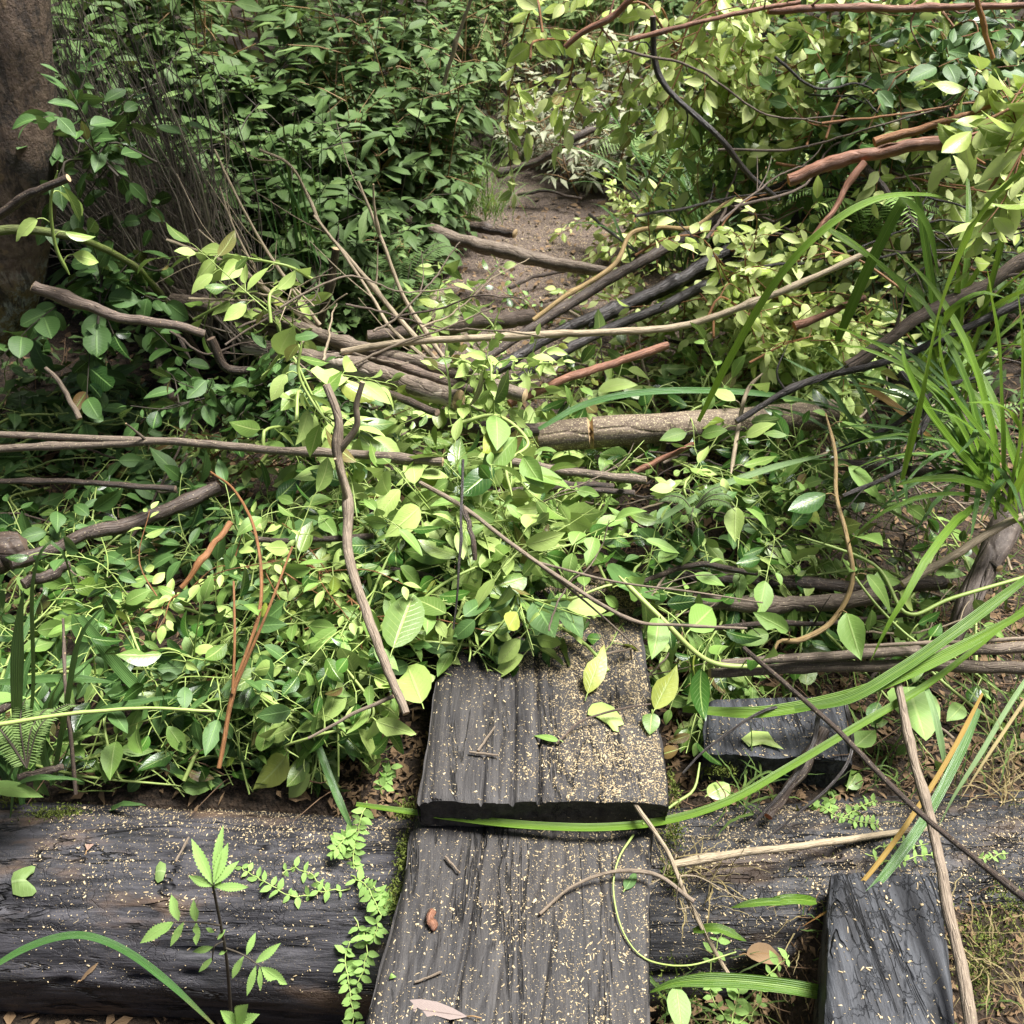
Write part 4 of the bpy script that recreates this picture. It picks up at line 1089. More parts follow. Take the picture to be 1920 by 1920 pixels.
# the fallen crown at top right
heap(9, (1290, -30, 1570, 170), "pale hanging spray", 'pale sprays of the fallen crown', 'paleyellow', 'orange', Y=(2.75, 3.1), seed=16, flip=.6, hang=.5, face=.8, lean=.9, **{**SML, 'L': .066, 'ratio': .56, 'droop': .5})
heap(15, (1480, -20, 1940, 380), "pale leafy spray", 'pale sprays of the fallen crown', 'paleyellow', 'orange', Y=(2.7, 3.1), seed=17, flip=.55, hang=.3, face=.8, lean=.9, **{**SML, 'L': .07})
heap(7, (1560, 0, 1940, 300), "dark glossy spray", 'dark sprays of the fallen crown', 'deep', 'orange', Y=(2.6, 2.9), seed=18, flip=.1, hang=.3, **{**SML, 'L': .075})
heap(7, (1240, 20, 1900, 420), "mid-green spray", 'mid-green sprays of the fallen crown', 'mid', 'stembrown', Y=(2.7, 3.2), seed=19, flip=.3, hang=.2, **{**SML, 'L': .07})
heap(4, (1870, 180, 1960, 340), "large pale leafy spray", 'large-leaved sprays at the right edge', 'paleyellow', 'orange', Y=(1.9, 2.1), seed=20, flip=.5, ln=(.2, .3), **{**SML, 'L': .09, 'shoots': 4})
heap(7, (1480, 380, 1920, 720), "green leafy branch", 'green branches under the fallen crown', 'mid', 'stembrown', Y=(2.5, 3.0), seed=21, flip=.3, hang=.1, **{**SML, 'L': .06})
heap(4, (970, 0, 1230, 90), "thin pale spray", 'thin pale sprays hanging above the path', 'paleyellow', 'orange', Y=(2.6, 2.8), seed=33, flip=.6, hang=.7, face=.6, lean=.9, ln=(.2, .35), **{**SML, 'L': .066, 'shoots': 3, 'droop': .5})
heap(6, (1150, 390, 1300, 470), "low pale branch", 'pale branches on the verge right of the path', 'paleyellow', 'orange', Y=(3.7, 4.1), seed=23, flip=.5, **{**SML, 'L': .06})
# left of the poles
heap(3, (390, 470, 600, 590), "lime vine", 'lime vines over the grey poles', 'lime', 'stemgreen', Y=(2.05, 2.3), seed=24, flip=.4, name='leafy_vine', cat='vine', hang=.3, ln=(.18, .3), **{**BIG, 'shoots': 2, 'L': .08})
heap(6, (370, 730, 640, 830), "dark glossy branch", 'dark glossy branches under the grey poles', 'deep', 'stemdark', Y=(1.95, 2.08), seed=25, flip=.1, ln=(.15, .25), **{**SML, 'L': .062, 'shoot': .12})
heap(4, (130, 480, 290, 600), "dark round-leaved sprig", 'dark round-leaved sprigs behind the brown cut branch', 'deep', 'stemdark', Y=(2.15, 2.35), seed=26, flip=.05, ln=(.15, .25), shape='ellip', **{**SML, 'L': .078, 'ratio': .7, 'shoots': 3})
heap(4, (120, 230, 240, 330), "dark glossy sprig", 'dark glossy sprigs beside the tree trunk', 'deep', 'stemdark', Y=(2.2, 2.35), seed=27, flip=.05, ln=(.12, .2), **{**SML, 'L': .075, 'shoots': 3})
heap(3, (790, 560, 930, 640), "pale vine", 'pale vines at the near end of the path', 'lime', 'stemgreen', Y=(2.5, 2.75), seed=28, flip=.45, name='leafy_vine', cat='vine', ln=(.2, .35), **{**BIG, 'shoots': 3, 'L': .08})
heap(4, (0, 740, 300, 830), "broad dark-leaved plant stem", 'broad dark leaves under the tree', 'deep', 'stemgreen', (.02, .07), seed=29, flip=.05, name='leafy_vine', cat='vine', **{**BIG, 'L': .13, 'shoots': 3})
heap(4, (500, 700, 620, 830), "lime drooping vine", 'lime vines drooping by the crooked branch', 'lime', 'stemgreen', Y=(1.7, 1.85), seed=30, flip=.4, name='leafy_vine', cat='vine', hang=.5, ln=(.15, .25), **{**BIG, 'shoots': 2, 'L': .09})
def vine(label, d0, d1, pts, mat='stemgreen', nl=0, leafm='mid', L=.1, seed=0, flip=.4):
    P = np.array([at(p) for p in pts])
    C = catmull(P, 50)
    o = C[np.argmin(C[:, 2])].copy()
    t = thing('leafy_vine', o, label, 'vine')
    g, gl = Geo(), Geo()
    rs = np.random.RandomState(seed + 500)
    tube(g, C - o, np.interp(np.arange(50), [0, 5, 44, 49], [px2m(d0, C[0]) * .18, px2m(d0, C[0]) / 2, px2m(d1, C[-1]) / 2, px2m(d1, C[-1]) * .18]), 8, 0, (-1, -1), rs.rand(), .12, seed)
    ps, axs, nn = [], [], []
    for k in range(nl):
        i = int((k + rs.uniform(.2, .8)) / nl * 48)
        T = nrm(C[i + 1] - C[i]); sd = nrm(np.cross(T, rs.normal(0, 1, 3)))
        a = nrm(sd + T * .4 + rs.normal(0, .2, 3) - [0, 0, .3])
        e = C[i] + sd * .025 + [0, 0, .008]
        tube(g, catmull([C[i] - o, (C[i] + e) / 2 - o + [0, 0, .006], e - o], 6), .0014, 5, 0, None, rs.rand())
        ps.append(e - o); axs.append(a); nn.append(np.array([0, -.4, 1.]) * (-1 if rs.rand() < flip else 1) + rs.normal(0, .4, 3))
    g.build('stem', MT[mat], t)
    if nl:
        ls = L * rs.uniform(.7, 1.15, nl)
        leaves(gl, np.array(ps), np.array(axs), np.array(nn), ls, ls * .52, .5, .2, 'ovate', 3, rs)
        gl.build('foliage', MT[leafm], t)
    return t
heap(3, (840, 680, 1000, 770), "lime leafy sprig", 'lime sprigs over the sawn ends of the poles', 'lime', 'stemgreen', Y=(1.93, 1.98), seed=37, flip=.3, ln=(.12, .2), **{**SML, 'L': .055, 'shoots': 6, 'shoot': .1})
vine("thick pale green vine looping down and back at the right of the heap", 7, 11, [(1548, 775, .42), (1566, 850, .38), (1568, 930, .34), (1586, 1000, .30), (1598, 1090, .24), (1560, 1165, .18), (1500, 1200, .16), (1462, 1202, .15), (1450, 1225, .14)], 'vinewood', 7, 'mid', .1, 1)
vine("long yellow-green vine stem running to the right edge", 6, 7, [(1500, 1005, .25), (1640, 1060, .22), (1700, 1150, .18), (1790, 1120, .2), (1980, 1065, .24)], 'stemgreen', 6, 'lime', .075, 2)
vine("yellow-green vine trailing over the parallel poles", 5, 5, [(1580, 1050, .22), (1640, 1130, .18), (1700, 1190, .16), (1760, 1230, .14)], 'stemgreen', 6, 'mid', .07, 3)
vine("pale twisted vine rising from the heap over the looping vine", 8, 8, [(1370, 890, .3), (1385, 800, .34), (1400, 735, .38), (1430, 700, .42)], 'pale', 5, 'lime', .08, 4)
vine("green vine draped along the heap toward the parallel poles", 10, 9, [(1160, 1080, .28), (1240, 1160, .24), (1330, 1240, .18), (1440, 1250, .16)], 'stemgreen', 7, 'mid', .11, 5)
vine("green vine curving over the near side of the sawn log", 8, 7, [(840, 800, .4), (930, 780, .42), (990, 830, .4), (950, 870, .38), (960, 930, .34)], 'stemgreen', 9, 'mid', .105, 6)
vine("hanging yellow vine with a chewed leaf beside the tree trunk", 5, 7, [(108, 320, 1.95), (95, 380, 1.95), (104, 460, 1.95), (130, 515, 1.95)], 'stemgreen', 5, 'lime', .08, 7, .7)
vine("yellow-green vine hanging from the crooked branch", 6, 5, [(566, 640, 1.7), (560, 700, 1.68), (590, 760, 1.65), (625, 800, 1.62)], 'stemgreen', 6, 'lime', .085, 8)
vine("curling green vine stem left of the raised tread", 5, 5, [(560, 1420, .08), (535, 1400, .10), (590, 1380, .14), (700, 1340, .16), (640, 1240, .2)], 'stemgreen', 7, 'lime', .10, 9, .6)

# thin bare twigs and stems strewn over the heap
def strew(n, box, mats, desc, group, ln, dz, seed, Y=None, d=(4, 7)):
    rs = np.random.RandomState(seed)
    for k in range(n):
        px, py = rs.uniform(box[0], box[2]), rs.uniform(box[1], box[3])
        c = S(px, py) + [0, 0, rs.uniform(*dz)] if Y is None else atY(px, py, rs.uniform(*Y))
        a = rs.normal(.15, .7); l = rs.uniform(*ln)
        dr = np.array([math.cos(a), math.sin(a) * rs.choice([-1, 1]), rs.normal(.05, .22)])
        P = [c - dr * l * .5, c - dr * l * .15 + rs.normal(0, .018, 3), c + dr * l * .2 + rs.normal(0, .018, 3), c + dr * l * .5 + rs.normal(0, .02, 3)]
        C = catmull(P, 26) + rs.normal(0, .0018, (26, 3)).cumsum(0) * .7
        if Y is None:
            C[:, 2] = np.maximum(C[:, 2], surf(C[:, 0], C[:, 1]) + .03)
            if blocked(C[:, 0], C[:, 1]).any():
                continue
        r0 = px2m(rs.uniform(*d), C[0]) / 2
        g = Geo(); m = mats[rs.randint(len(mats))]
        tube(g, C, (r0, r0 * .5), 7, 0, (-1, -1), rs.rand(), .2, k)
        for q in range(rs.randint(0, 4)):
            i = rs.randint(4, 22); T = nrm(C[i + 1] - C[i])
            v = nrm(T + rs.normal(0, .6, 3)) * l * rs.uniform(.15, .4)
            tube(g, catmull([C[i], C[i] + v * .5 + rs.normal(0, .006, 3), C[i] + v], 8), (r0 * .6, r0 * .3), 5, 0, (None, -1), rs.rand())
        o = C[0].copy()
        tag(g.build('twig', [MT[m]], None, o), place_label(desc[m], px, py), 'twig', group)
strew(50, (1080, 640, 1800, 1280), ['pale', 'greyfine', 'darkbrown'], {'pale': 'pale bare twig', 'greyfine': 'grey bare twig', 'darkbrown': 'dark bare twig'}, 'bare twigs strewn over the right of the heap', (.25, .6), (.05, .16), 5)
strew(16, (60, 780, 700, 1200), ['brown', 'greyfine', 'stemgreen'], {'brown': 'thin brown twig', 'greyfine': 'thin grey twig', 'stemgreen': 'thin green stem'}, 'twigs strewn over the left of the heap', (.2, .45), (.06, .14), 6)
strew(12, (700, 800, 1150, 1150), ['stemgreen', 'greyfine'], {'stemgreen': 'thin green stem', 'greyfine': 'thin grey twig'}, 'twigs strewn over the middle of the heap', (.2, .4), (.08, .18), 7)
strew(22, (1300, 60, 1900, 520), ['orange', 'brown', 'black'], {'orange': 'thin orange-brown twig', 'brown': 'thin brown twig', 'black': 'thin black twig'}, 'thin twigs of the fallen crown', (.25, .6), (0, 0), 8, (2.35, 2.7))
strew(24, (420, 540, 900, 740), ['brown', 'pale', 'greyfine'], {'brown': 'thin brown twig', 'pale': 'thin pale twig', 'greyfine': 'thin grey twig'}, 'thin twigs across the cut poles', (.2, .45), (0, 0), 9, (2.05, 2.2), (4, 6))

# ------------------------------------------------------------------ standing shrubs
def shrub_geo(rs, H, R, stems, twigs, nleaf, L, ratio, shape='lance', res=1, whorl=True):
    gs, gl = Geo(), Geo()
    ps, ax, nn = [], [], []
    for k in range(stems):
        a = rs.uniform(0, 2 * math.pi); rr = R * math.sqrt(rs.rand())
        top = np.array([math.cos(a) * rr, math.sin(a) * rr, H * rs.uniform(.45, 1.05)])
        b = np.array([math.cos(a) * rr * .25, math.sin(a) * rr * .25, -.05])
        C = catmull([b, (b + top) / 2 + rs.normal(0, .04, 3), top], 10)
        tube(gs, C, (.0042, .0015), 5, 0, None, rs.rand())
        for j in range(twigs):
            f = rs.uniform(.25, 1)
            p0 = C[int(f * 9)]
            d = nrm(rs.normal(0, 1, 3) * [1, 1, .45] + [0, 0, .35])
            p1 = p0 + d * rs.uniform(.08, .24)
            tube(gs, np.array([p0, (p0 + p1) / 2 + [0, 0, .01], p1]), (.0025, .0012), 4, 0, None, rs.rand())
            for i in range(nleaf):
                q = rs.uniform(.35, 1)
                th = i * 2.4 + rs.uniform(-.4, .4)
                hd = np.array([math.cos(th), math.sin(th), 0])
                ps.append(p0 + (p1 - p0) * q)
                ax.append(nrm(hd + d * .55 + [0, 0, rs.uniform(-.45, .1)]))
                nn.append(np.array([0, 0, 1.]) + rs.normal(0, .3, 3))
    n = len(ps)
    l = L * rs.uniform(.65, 1.25, n)
    leaves(gl, np.array(ps), np.array(ax), np.array(nn), l, l * ratio * rs.uniform(.8, 1.2, n), .6, .25, shape, res, rs)
    return gs, gl
def make_shrub(name, label, group, leafm, stemm, cat='shrub', **kw):
    rs = np.random.RandomState(kw.pop('seed'))
    gs, gl = shrub_geo(rs, **kw)
    t = thing(name, (0, 0, 0), label, cat, group)
    gs.build('stems', MT[stemm], t); gl.build('foliage', MT[leafm], t)
    return t
def put(root, x, y, rz, sc, label=None, first=False, z=None, group=None, mat=None):
    if first:
        r = root
    else:
        r = root.copy(); COL.objects.link(r)
        for ch in list(root.children):
            c = ch.copy(); COL.objects.link(c); c.parent = r
    r.location = (x, y, terrain(x, y) - .02 if z is None else z)
    r.rotation_euler = (0, 0, rz); r.scale = (sc, sc, sc)
    if label:
        r['label'] = label
    if group:
        r['group'] = group
    return r
def stand(protos, spots, group):
    rs = np.random.RandomState(len(spots))
    for k, (px, py, Y, sc, lab) in enumerate(spots):
        p = atY(px, py, Y)
        first = k < len(protos)
        put(protos[k % len(protos)], p[0], Y, rs.uniform(0, 6.28), sc, lab, first, group=group)
G_L = 'dark shrubs left of the path'
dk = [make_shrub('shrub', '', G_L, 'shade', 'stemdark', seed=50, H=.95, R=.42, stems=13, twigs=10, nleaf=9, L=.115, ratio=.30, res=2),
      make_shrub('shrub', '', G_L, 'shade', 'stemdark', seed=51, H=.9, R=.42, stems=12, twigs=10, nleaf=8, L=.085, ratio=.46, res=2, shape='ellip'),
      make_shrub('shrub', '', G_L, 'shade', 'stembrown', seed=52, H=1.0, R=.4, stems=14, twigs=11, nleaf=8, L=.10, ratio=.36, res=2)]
for pz, q in ((0, .35), (1, .2), (2, .25)):            # pale young tips among the old leaves
    ch = [c for c in dk[pz].children if c.name.startswith('foliage')][0]
    ch.data.materials.append(MT['fresh'])
    npl = 16
    nl = len(ch.data.polygons) // 8
    rq = np.random.RandomState(pz)
    zz = np.zeros(len(ch.data.vertices) * 3); ch.data.vertices.foreach_get('co', zz)
    zl = zz.reshape(nl, 15, 3)[:, 0, 2]
    mi = (rq.rand(nl) < .28 * q * 2 * np.clip(zl / .9, 0, 1) ** 2).astype(np.int32)
    ch.data.polygons.foreach_set('material_index', np.repeat(mi, 8))
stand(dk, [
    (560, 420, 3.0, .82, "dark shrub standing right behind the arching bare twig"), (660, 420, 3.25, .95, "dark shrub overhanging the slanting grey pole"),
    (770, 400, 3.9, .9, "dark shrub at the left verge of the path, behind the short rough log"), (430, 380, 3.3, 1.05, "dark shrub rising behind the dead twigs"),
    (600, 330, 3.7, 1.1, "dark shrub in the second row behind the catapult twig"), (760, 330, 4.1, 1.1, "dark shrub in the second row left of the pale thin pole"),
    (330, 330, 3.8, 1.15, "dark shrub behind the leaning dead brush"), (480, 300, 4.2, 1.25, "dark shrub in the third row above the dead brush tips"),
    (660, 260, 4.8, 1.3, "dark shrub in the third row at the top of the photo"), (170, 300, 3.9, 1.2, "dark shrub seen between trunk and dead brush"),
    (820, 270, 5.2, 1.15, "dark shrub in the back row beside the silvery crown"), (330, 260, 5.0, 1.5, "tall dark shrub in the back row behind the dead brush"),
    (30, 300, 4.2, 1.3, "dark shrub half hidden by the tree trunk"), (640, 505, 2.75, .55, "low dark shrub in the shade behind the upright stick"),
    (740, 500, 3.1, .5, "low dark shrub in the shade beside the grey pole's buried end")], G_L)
G_F = 'light green shrubs behind the path'
fr = [make_shrub('shrub', '', G_F, 'far', 'stembrown', seed=70 + i, H=1.25, R=.55, stems=14, twigs=8, nleaf=8, L=.075, ratio=.45, shape='ellip', res=1) for i in range(2)]
stand(fr, [
    (960, 200, 6.0, 1.0, "light green shrub straight behind the end of the path"), (900, 180, 6.8, 1.2, "light green shrub behind the pale thin pole"),
    (1040, 150, 7.2, 1.3, "light green shrub behind the silvery fallen crown"), (1180, 180, 6.4, 1.1, "light green shrub right of the silvery fallen crown"),
    (760, 150, 7.0, 1.5, "tall light green shrub beyond the dark shrubs"), (1440, 120, 7.0, 1.6, "tall light green shrub in the back row on the right"),
    (500, 150, 6.8, 1.6, "tall light green shrub beyond the dark shrubs at the top"), (1760, 100, 6.6, 1.7, "tall light green shrub in the back row at the right corner"),
    (200, 200, 6.0, 1.6, "tall light green shrub beyond the dead brush"), (1120, 120, 8.6, 1.8, "farthest tall light green shrub in line with the path")], G_F)
G_FD = 'dark shrubs behind the fallen crown'
fd = [make_shrub('shrub', '', G_FD, 'shade', 'stembrown', seed=75 + i, H=1.2, R=.55, stems=14, twigs=8, nleaf=8, L=.085, ratio=.42, shape='ellip', res=1) for i in range(2)]  # dark leaf colour stands in for shade in gaps between the pale sprays
stand(fd, [
    (1330, 200, 5.4, 1.0, "dark shrub behind the hanging pale sprays"), (1500, 200, 5.0, 1.0, "dark shrub behind the forked black branch"),
    (1700, 150, 4.8, 1.1, "dark shrub behind the slim orange-red branch"), (1880, 150, 4.4, 1.0, "dark shrub behind the right edge of the fallen crown")], G_FD)
G_M = 'green shrubs under the fallen crown'
md = [make_shrub('shrub', '', G_M, 'shade', 'stembrown', seed=90 + i, H=.7, R=.4, stems=12, twigs=7, nleaf=7, L=.08, ratio=.45, shape='ellip', res=1) for i in range(2)]  # darker leaf colour again, painting the gaps as deep shade
stand(md, [
    (1560, 330, 3.6, 1.0, "low green shrub behind the thick red branch"), (1380, 330, 4.2, .9, "low green shrub behind the pale strap grass"),
    (1720, 360, 3.4, 1.0, "low green shrub behind the slim orange branch"), (1880, 400, 3.1, 1.0, "low green shrub at the right edge under the large pale leaves"),
    (1250, 250, 4.9, .9, "low green shrub behind the fern right of the path"), (1480, 220, 4.0, 1.1, "low green shrub behind the S-shaped black branch")], G_M)
# the silvery crown lying across the end of the path
rs = np.random.RandomState(8)
sv = [make_shrub('fallen_crown', '', None, 'silver', 'stembrown', seed=110 + i, H=.75, R=.5, stems=16, twigs=9, nleaf=8, L=.075, ratio=.42, shape='obov', res=1, cat='fallen crown') for i in range(1)]
stand(sv, [(1120, 270, 4.9, 1.05, "silvery-leaved fallen crown blocking the far end of the path"), (1010, 300, 5.3, .75, "smaller silvery branch heap left of the dark crooked branch"),
           (1250, 200, 5.6, .9, "silvery branch heap half hidden behind the hanging pale sprays")], 'silvery fallen branches at the end of the path')
# the wood all round
for k, (x_, y_, s_, lab) in enumerate([(2.5, 1.9, 1.0, "dark shrub on the bare soil far to the right of the strap plants"), (2.9, 2.8, 1.2, "dark shrub to the right of the fallen crown"), (2.3, 1.1, .7, "low dark shrub at the right end of the right log"),
                                       (-2.3, 1.6, 1.0, "dark shrub at the left end of the round log"), (-2.5, 2.6, 1.2, "dark shrub to the left of the tree trunk"), (-1.95, .6, .6, "low dark shrub in front of the round log's left end"), (1.9, .3, .6, "low dark shrub beside the mossy soil at the right front")]):
    put(dk[k % 3], x_, y_, k * 1.3, s_, lab, group=G_L)
g = Geo()
rs = np.random.RandomState(4)
N = 48000
th = rs.uniform(-.15 * math.pi, 1.15 * math.pi, N)
rad = 6.5 + 7 * rs.rand(N) ** 1.4
c = np.stack([np.cos(th) * rad, np.sin(th) * rad + 1, 6.0 * rs.rand(N) ** 2 + .05], -1)
k = (fbm(c * .7, 2) > -.2)
c = c[k]; n = len(c)
leaves(g, c, rs.normal(0, 1, (n, 3)), rs.normal(0, .5, (n, 3)) + [0, 0, 1], rs.uniform(.10, .24, n), rs.uniform(.05, .11, n), .6, .2, 'ellip', 1, rs)
tag(g.build('far_undergrowth', MT['far']), kind='stuff')
# ------------------------------------------------------------------ strap-leaved plants, grasses, ferns
def px_blade(g, pts, wpx, o, rnd=None, n=40, keel=.35, tip=True, up=(0, -.5, 1), wmul=None):
    C = catmull(np.array([at(p) for p in pts]), n)
    w_ = px2m(wpx, C[n // 2])
    blade(g, C - o, w_, np.random.RandomState(int(abs(pts[0][0]))).rand() if rnd is None else rnd, up, keel, tip=tip, wmul=wmul)
def arc_blades(g, rs, n, base, spread, ln, wd, rise, droop, az=(0, 6.28), keel=.35):
    for k in range(n):
        a = rs.uniform(*az); d = np.array([math.cos(a), math.sin(a), 0])
        l = rs.uniform(*ln); ri = rs.uniform(*rise); dr = rs.uniform(*droop)
        b = np.array([rs.normal(0, spread), rs.normal(0, spread), 0]) + base
        t = np.linspace(0, 1, 16)[:, None]
        el = ri - dr * t ** 1.3
        st = np.concatenate([np.cos(el) * d[None, :2], np.sin(el)], 1) * l / 15
        C = b + np.vstack([[0, 0, 0], np.cumsum(st, 0)[:-1]]) + rs.normal(0, .003, (16, 3)).cumsum(0) * .5
        up = np.array([-d[0] * .3 + rs.normal(0, .3), -d[1] * .3 + rs.normal(0, .3), 1])
        blade(g, C, rs.uniform(*wd), rs.rand(), up, keel)
def clump(name, label, cat, loc, mat, n, ln, wd, rise=(.9, 1.5), droop=(.6, 2.0), spread=.02, az=(0, 6.28), seed=0, group=None, extra=()):
    rs = np.random.RandomState(seed + 300)
    loc = np.array(loc)
    t = thing(name, loc, label, cat, group)
    g = Geo()
    if n:
        arc_blades(g, rs, n, np.zeros(3), spread, ln, wd, rise, droop, az)
    for e in extra:
        px_blade(g, e[0], e[1], loc)
    g.build('foliage', MT[mat], t)
    return t
def loose(label, mat, pts, wpx, keel=.4, tip=True, name='strap_leaf', cat='strap leaf', group=None, up=(0, -.5, 1)):
    C = at(pts[0])
    g = Geo()
    px_blade(g, pts, wpx, C, n=50, keel=keel, tip=tip, up=up)
    ob = g.build(name, MT[mat])
    ob.location = C
    return tag(ob, label, cat, group)
# big plant at the right
b = atY(1885, 960, 1.62)
clump('strap_plant', "large strap-leaved plant with arching bright blades at the right edge", 'plant', b, 'strap', 20, (.35, .65), (.011, .018), (.7, 1.4), (.8, 2.0), .03, (1.8, 4.4), 1, extra=[
    ([(1900, 900, 1.6), (1840, 815, 1.55), (1785, 740, 1.5), (1760, 650, 1.45), (1775, 590, 1.42), (1835, 548, 1.4), (1890, 560, 1.38)], 25),
    ([(1690, 900, 1.55), (1725, 740, 1.5), (1765, 560, 1.42), (1825, 415, 1.35), (1925, 312, 1.3), (2000, 280, 1.3)], 27),
    ([(1880, 900, 1.58), (1876, 780, 1.55), (1872, 660, 1.5), (1858, 560, 1.46), (1850, 500, 1.42)], 26),
    ([(1905, 880, 1.6), (1912, 780, 1.56), (1915, 640, 1.5), (1905, 520, 1.45)], 22),
    ([(1870, 930, 1.6), (1800, 850, 1.6), (1740, 770, 1.6), (1700, 690, 1.62), (1690, 640, 1.66)], 20),
    ([(1885, 950, 1.58), (1905, 850, 1.5), (1930, 760, 1.45)], 24)])
b = atY(1750, 760, 2.1)
clump('strap_plant', "strap-leaved plant with yellow-green arching blades behind the looping vine", 'plant', b, 'strap', 18, (.4, .75), (.010, .017), (1.0, 1.5), (.4, 1.8), .03, (0, 6.28), 2, extra=[
    ([(1310, 790, 1.9), (1370, 670, 1.9), (1450, 535, 1.9), (1540, 435, 1.92), (1640, 375, 1.95), (1740, 366, 2.0), (1810, 385, 2.05)], 15),
    ([(1570, 640, 2.1), (1620, 520, 2.12), (1680, 400, 2.15), (1700, 380, 2.16), (1740, 430, 2.15), (1760, 520, 2.1)], 20),
    ([(1760, 640, 2.1), (1740, 500, 2.15), (1720, 380, 2.2), (1690, 310, 2.2)], 18),
    ([(1550, 430, 2.2), (1640, 490, 2.15), (1720, 560, 2.1), (1760, 590, 2.05)], 14)])
clump('strap_plant', "dark strap-leaved plant over the bare soil before the large arching plant", 'plant', atY(1830, 900, 1.75), 'strapwet', 34, (.25, .5), (.009, .015), (.5, 1.3), (.6, 1.8), .03, (2.0, 4.6), 3)
clump('strap_plant', "dark strap-leaved plant near the dark limb on the soil", 'plant', atY(1640, 880, 1.9), 'strapwet', 26, (.22, .42), (.008, .014), (.5, 1.3), (.6, 1.8), .03, (0, 6.28), 4)
clump('strap_plant', "pale blue-green strap plant standing behind the pale branches right of the path", 'plant', atY(1410, 430, 3.0), 'strappale', 24, (.35, .62), (.012, .022), (1.1, 1.5), (.1, .8), .05, (0, 6.28), 5)
clump('strap_plant', "dark strap grass leaning over the path from the right", 'plant', atY(1320, 450, 3.3), 'strapwet', 46, (.3, .7), (.006, .012), (.7, 1.4), (.4, 1.6), .06, (1.6, 4.4), 6)
clump('strap_plant', "dark strap grass between the dark poles and the pale strap plant", 'plant', atY(1260, 500, 3.0), 'strapwet', 26, (.25, .5), (.006, .011), (.7, 1.4), (.4, 1.6), .05, (0, 6.28), 7)
clump('grass_tuft', "fine grass tuft on the left verge of the path", 'grass tuft', atY(905, 405, 4.15), 'grass', 130, (.15, .36), (.003, .005), (.8, 1.5), (.3, 1.6), .07, (0, 6.28), 8)
clump('grass_tuft', "fine grass tuft hanging below the dark shrub beside the path", 'grass tuft', atY(850, 400, 4.3), 'grass', 90, (.2, .45), (.003, .005), (1.0, 1.5), (.2, 1.4), .07, (0, 6.28), 9)
clump('strap_plant', "thin upright blades in the dark shrub by the arching twig", 'plant', atY(575, 520, 2.7), 'strapdark', 12, (.3, .55), (.006, .01), (1.3, 1.55), (.0, .4), .04, (0, 6.28), 10)
# left front
clump('strap_plant', "grey-green strap plant standing at the left edge in front of the vines", 'plant', atY(45, 1480, 1.12), 'strapwet', 16, (.25, .42), (.010, .018), (.9, 1.5), (.2, 1.4), .025, (-.6, 3.4), 11, extra=[
    ([(40, 1440, 1.1), (35, 1300, 1.1), (38, 1180, 1.12), (45, 1105, 1.13)], 30), ([(100, 1470, 1.12), (125, 1330, 1.13), (150, 1200, 1.15), (200, 1130, 1.16)], 14),
    ([(10, 1480, 1.1), (60, 1330, 1.1), (62, 1100, 1.12), (90, 1020, 1.13), (120, 1040, 1.13), (142, 1120, 1.13)], 10)])
clump('strap_plant', "dark strap plant arching from behind the round log", 'plant', atY(230, 1490, 1.22), 'strapwet', 12, (.2, .4), (.010, .016), (.5, 1.2), (.6, 1.9), .04, (-.5, 3.6), 12, extra=[
    ([(150, 1155, 1.3), (240, 1270, 1.27), (330, 1345, 1.24), (430, 1420, 1.2), (480, 1440, 1.18)], 22), ([(180, 1490, 1.2), (225, 1440, 1.18), (275, 1425, 1.17), (330, 1445, 1.16), (372, 1492, 1.15)], 20),
    ([(0, 1280, 1.2), (120, 1272, 1.18), (220, 1280, 1.17)], 16)])
for lab, p, n_, L_, sd_ in [("tuft of dry straw-coloured grass in the dark gap right of the tread", atZ(1440, 1850, -.2), 60, (.1, .24), 41), ("tuft of dry grass against the front of the right timber's left side", atZ(1530, 1760, -.16), 70, (.1, .22), 42),
                   ("tuft of dry grass growing from the joint beside the raised tread's corner", atZ(1275, 1650, -.05), 45, (.06, .16), 43), ("tuft of dry grass on the soil behind the right end of the log", atZ(1880, 1470, -.04), 40, (.1, .2), 44), ("tuft of dry grass beside the right timber on its mossy side", atZ(1850, 1800, -.05), 40, (.08, .16), 45)]:
    clump('grass_tuft', lab, 'grass tuft', p, 'strawblade', n_, L_, (.0012, .0026), (.3, 1.5), (.4, 2.2), .03, (0, 6.28), sd_)
for lab, p, n_, L_, sd_ in [("small green grass tuft at the left end of the dark gap", atZ(1300, 1880, -.2), 26, (.1, .22), 46), ("small green grass tuft between block and right log", atZ(1400, 1500, -.03), 22, (.06, .14), 47), ("small green grass tuft on the soil at the right edge", atZ(1900, 1400, -.04), 26, (.12, .25), 48), ("small green grass tuft beside the heart-shaped leaf", atZ(1650, 1440, -.04), 20, (.06, .15), 49)]:
    clump('grass_tuft', lab, 'grass tuft', p, 'grass', n_, L_, (.002, .005), (.4, 1.5), (.3, 1.8), .03, (0, 6.28), sd_)
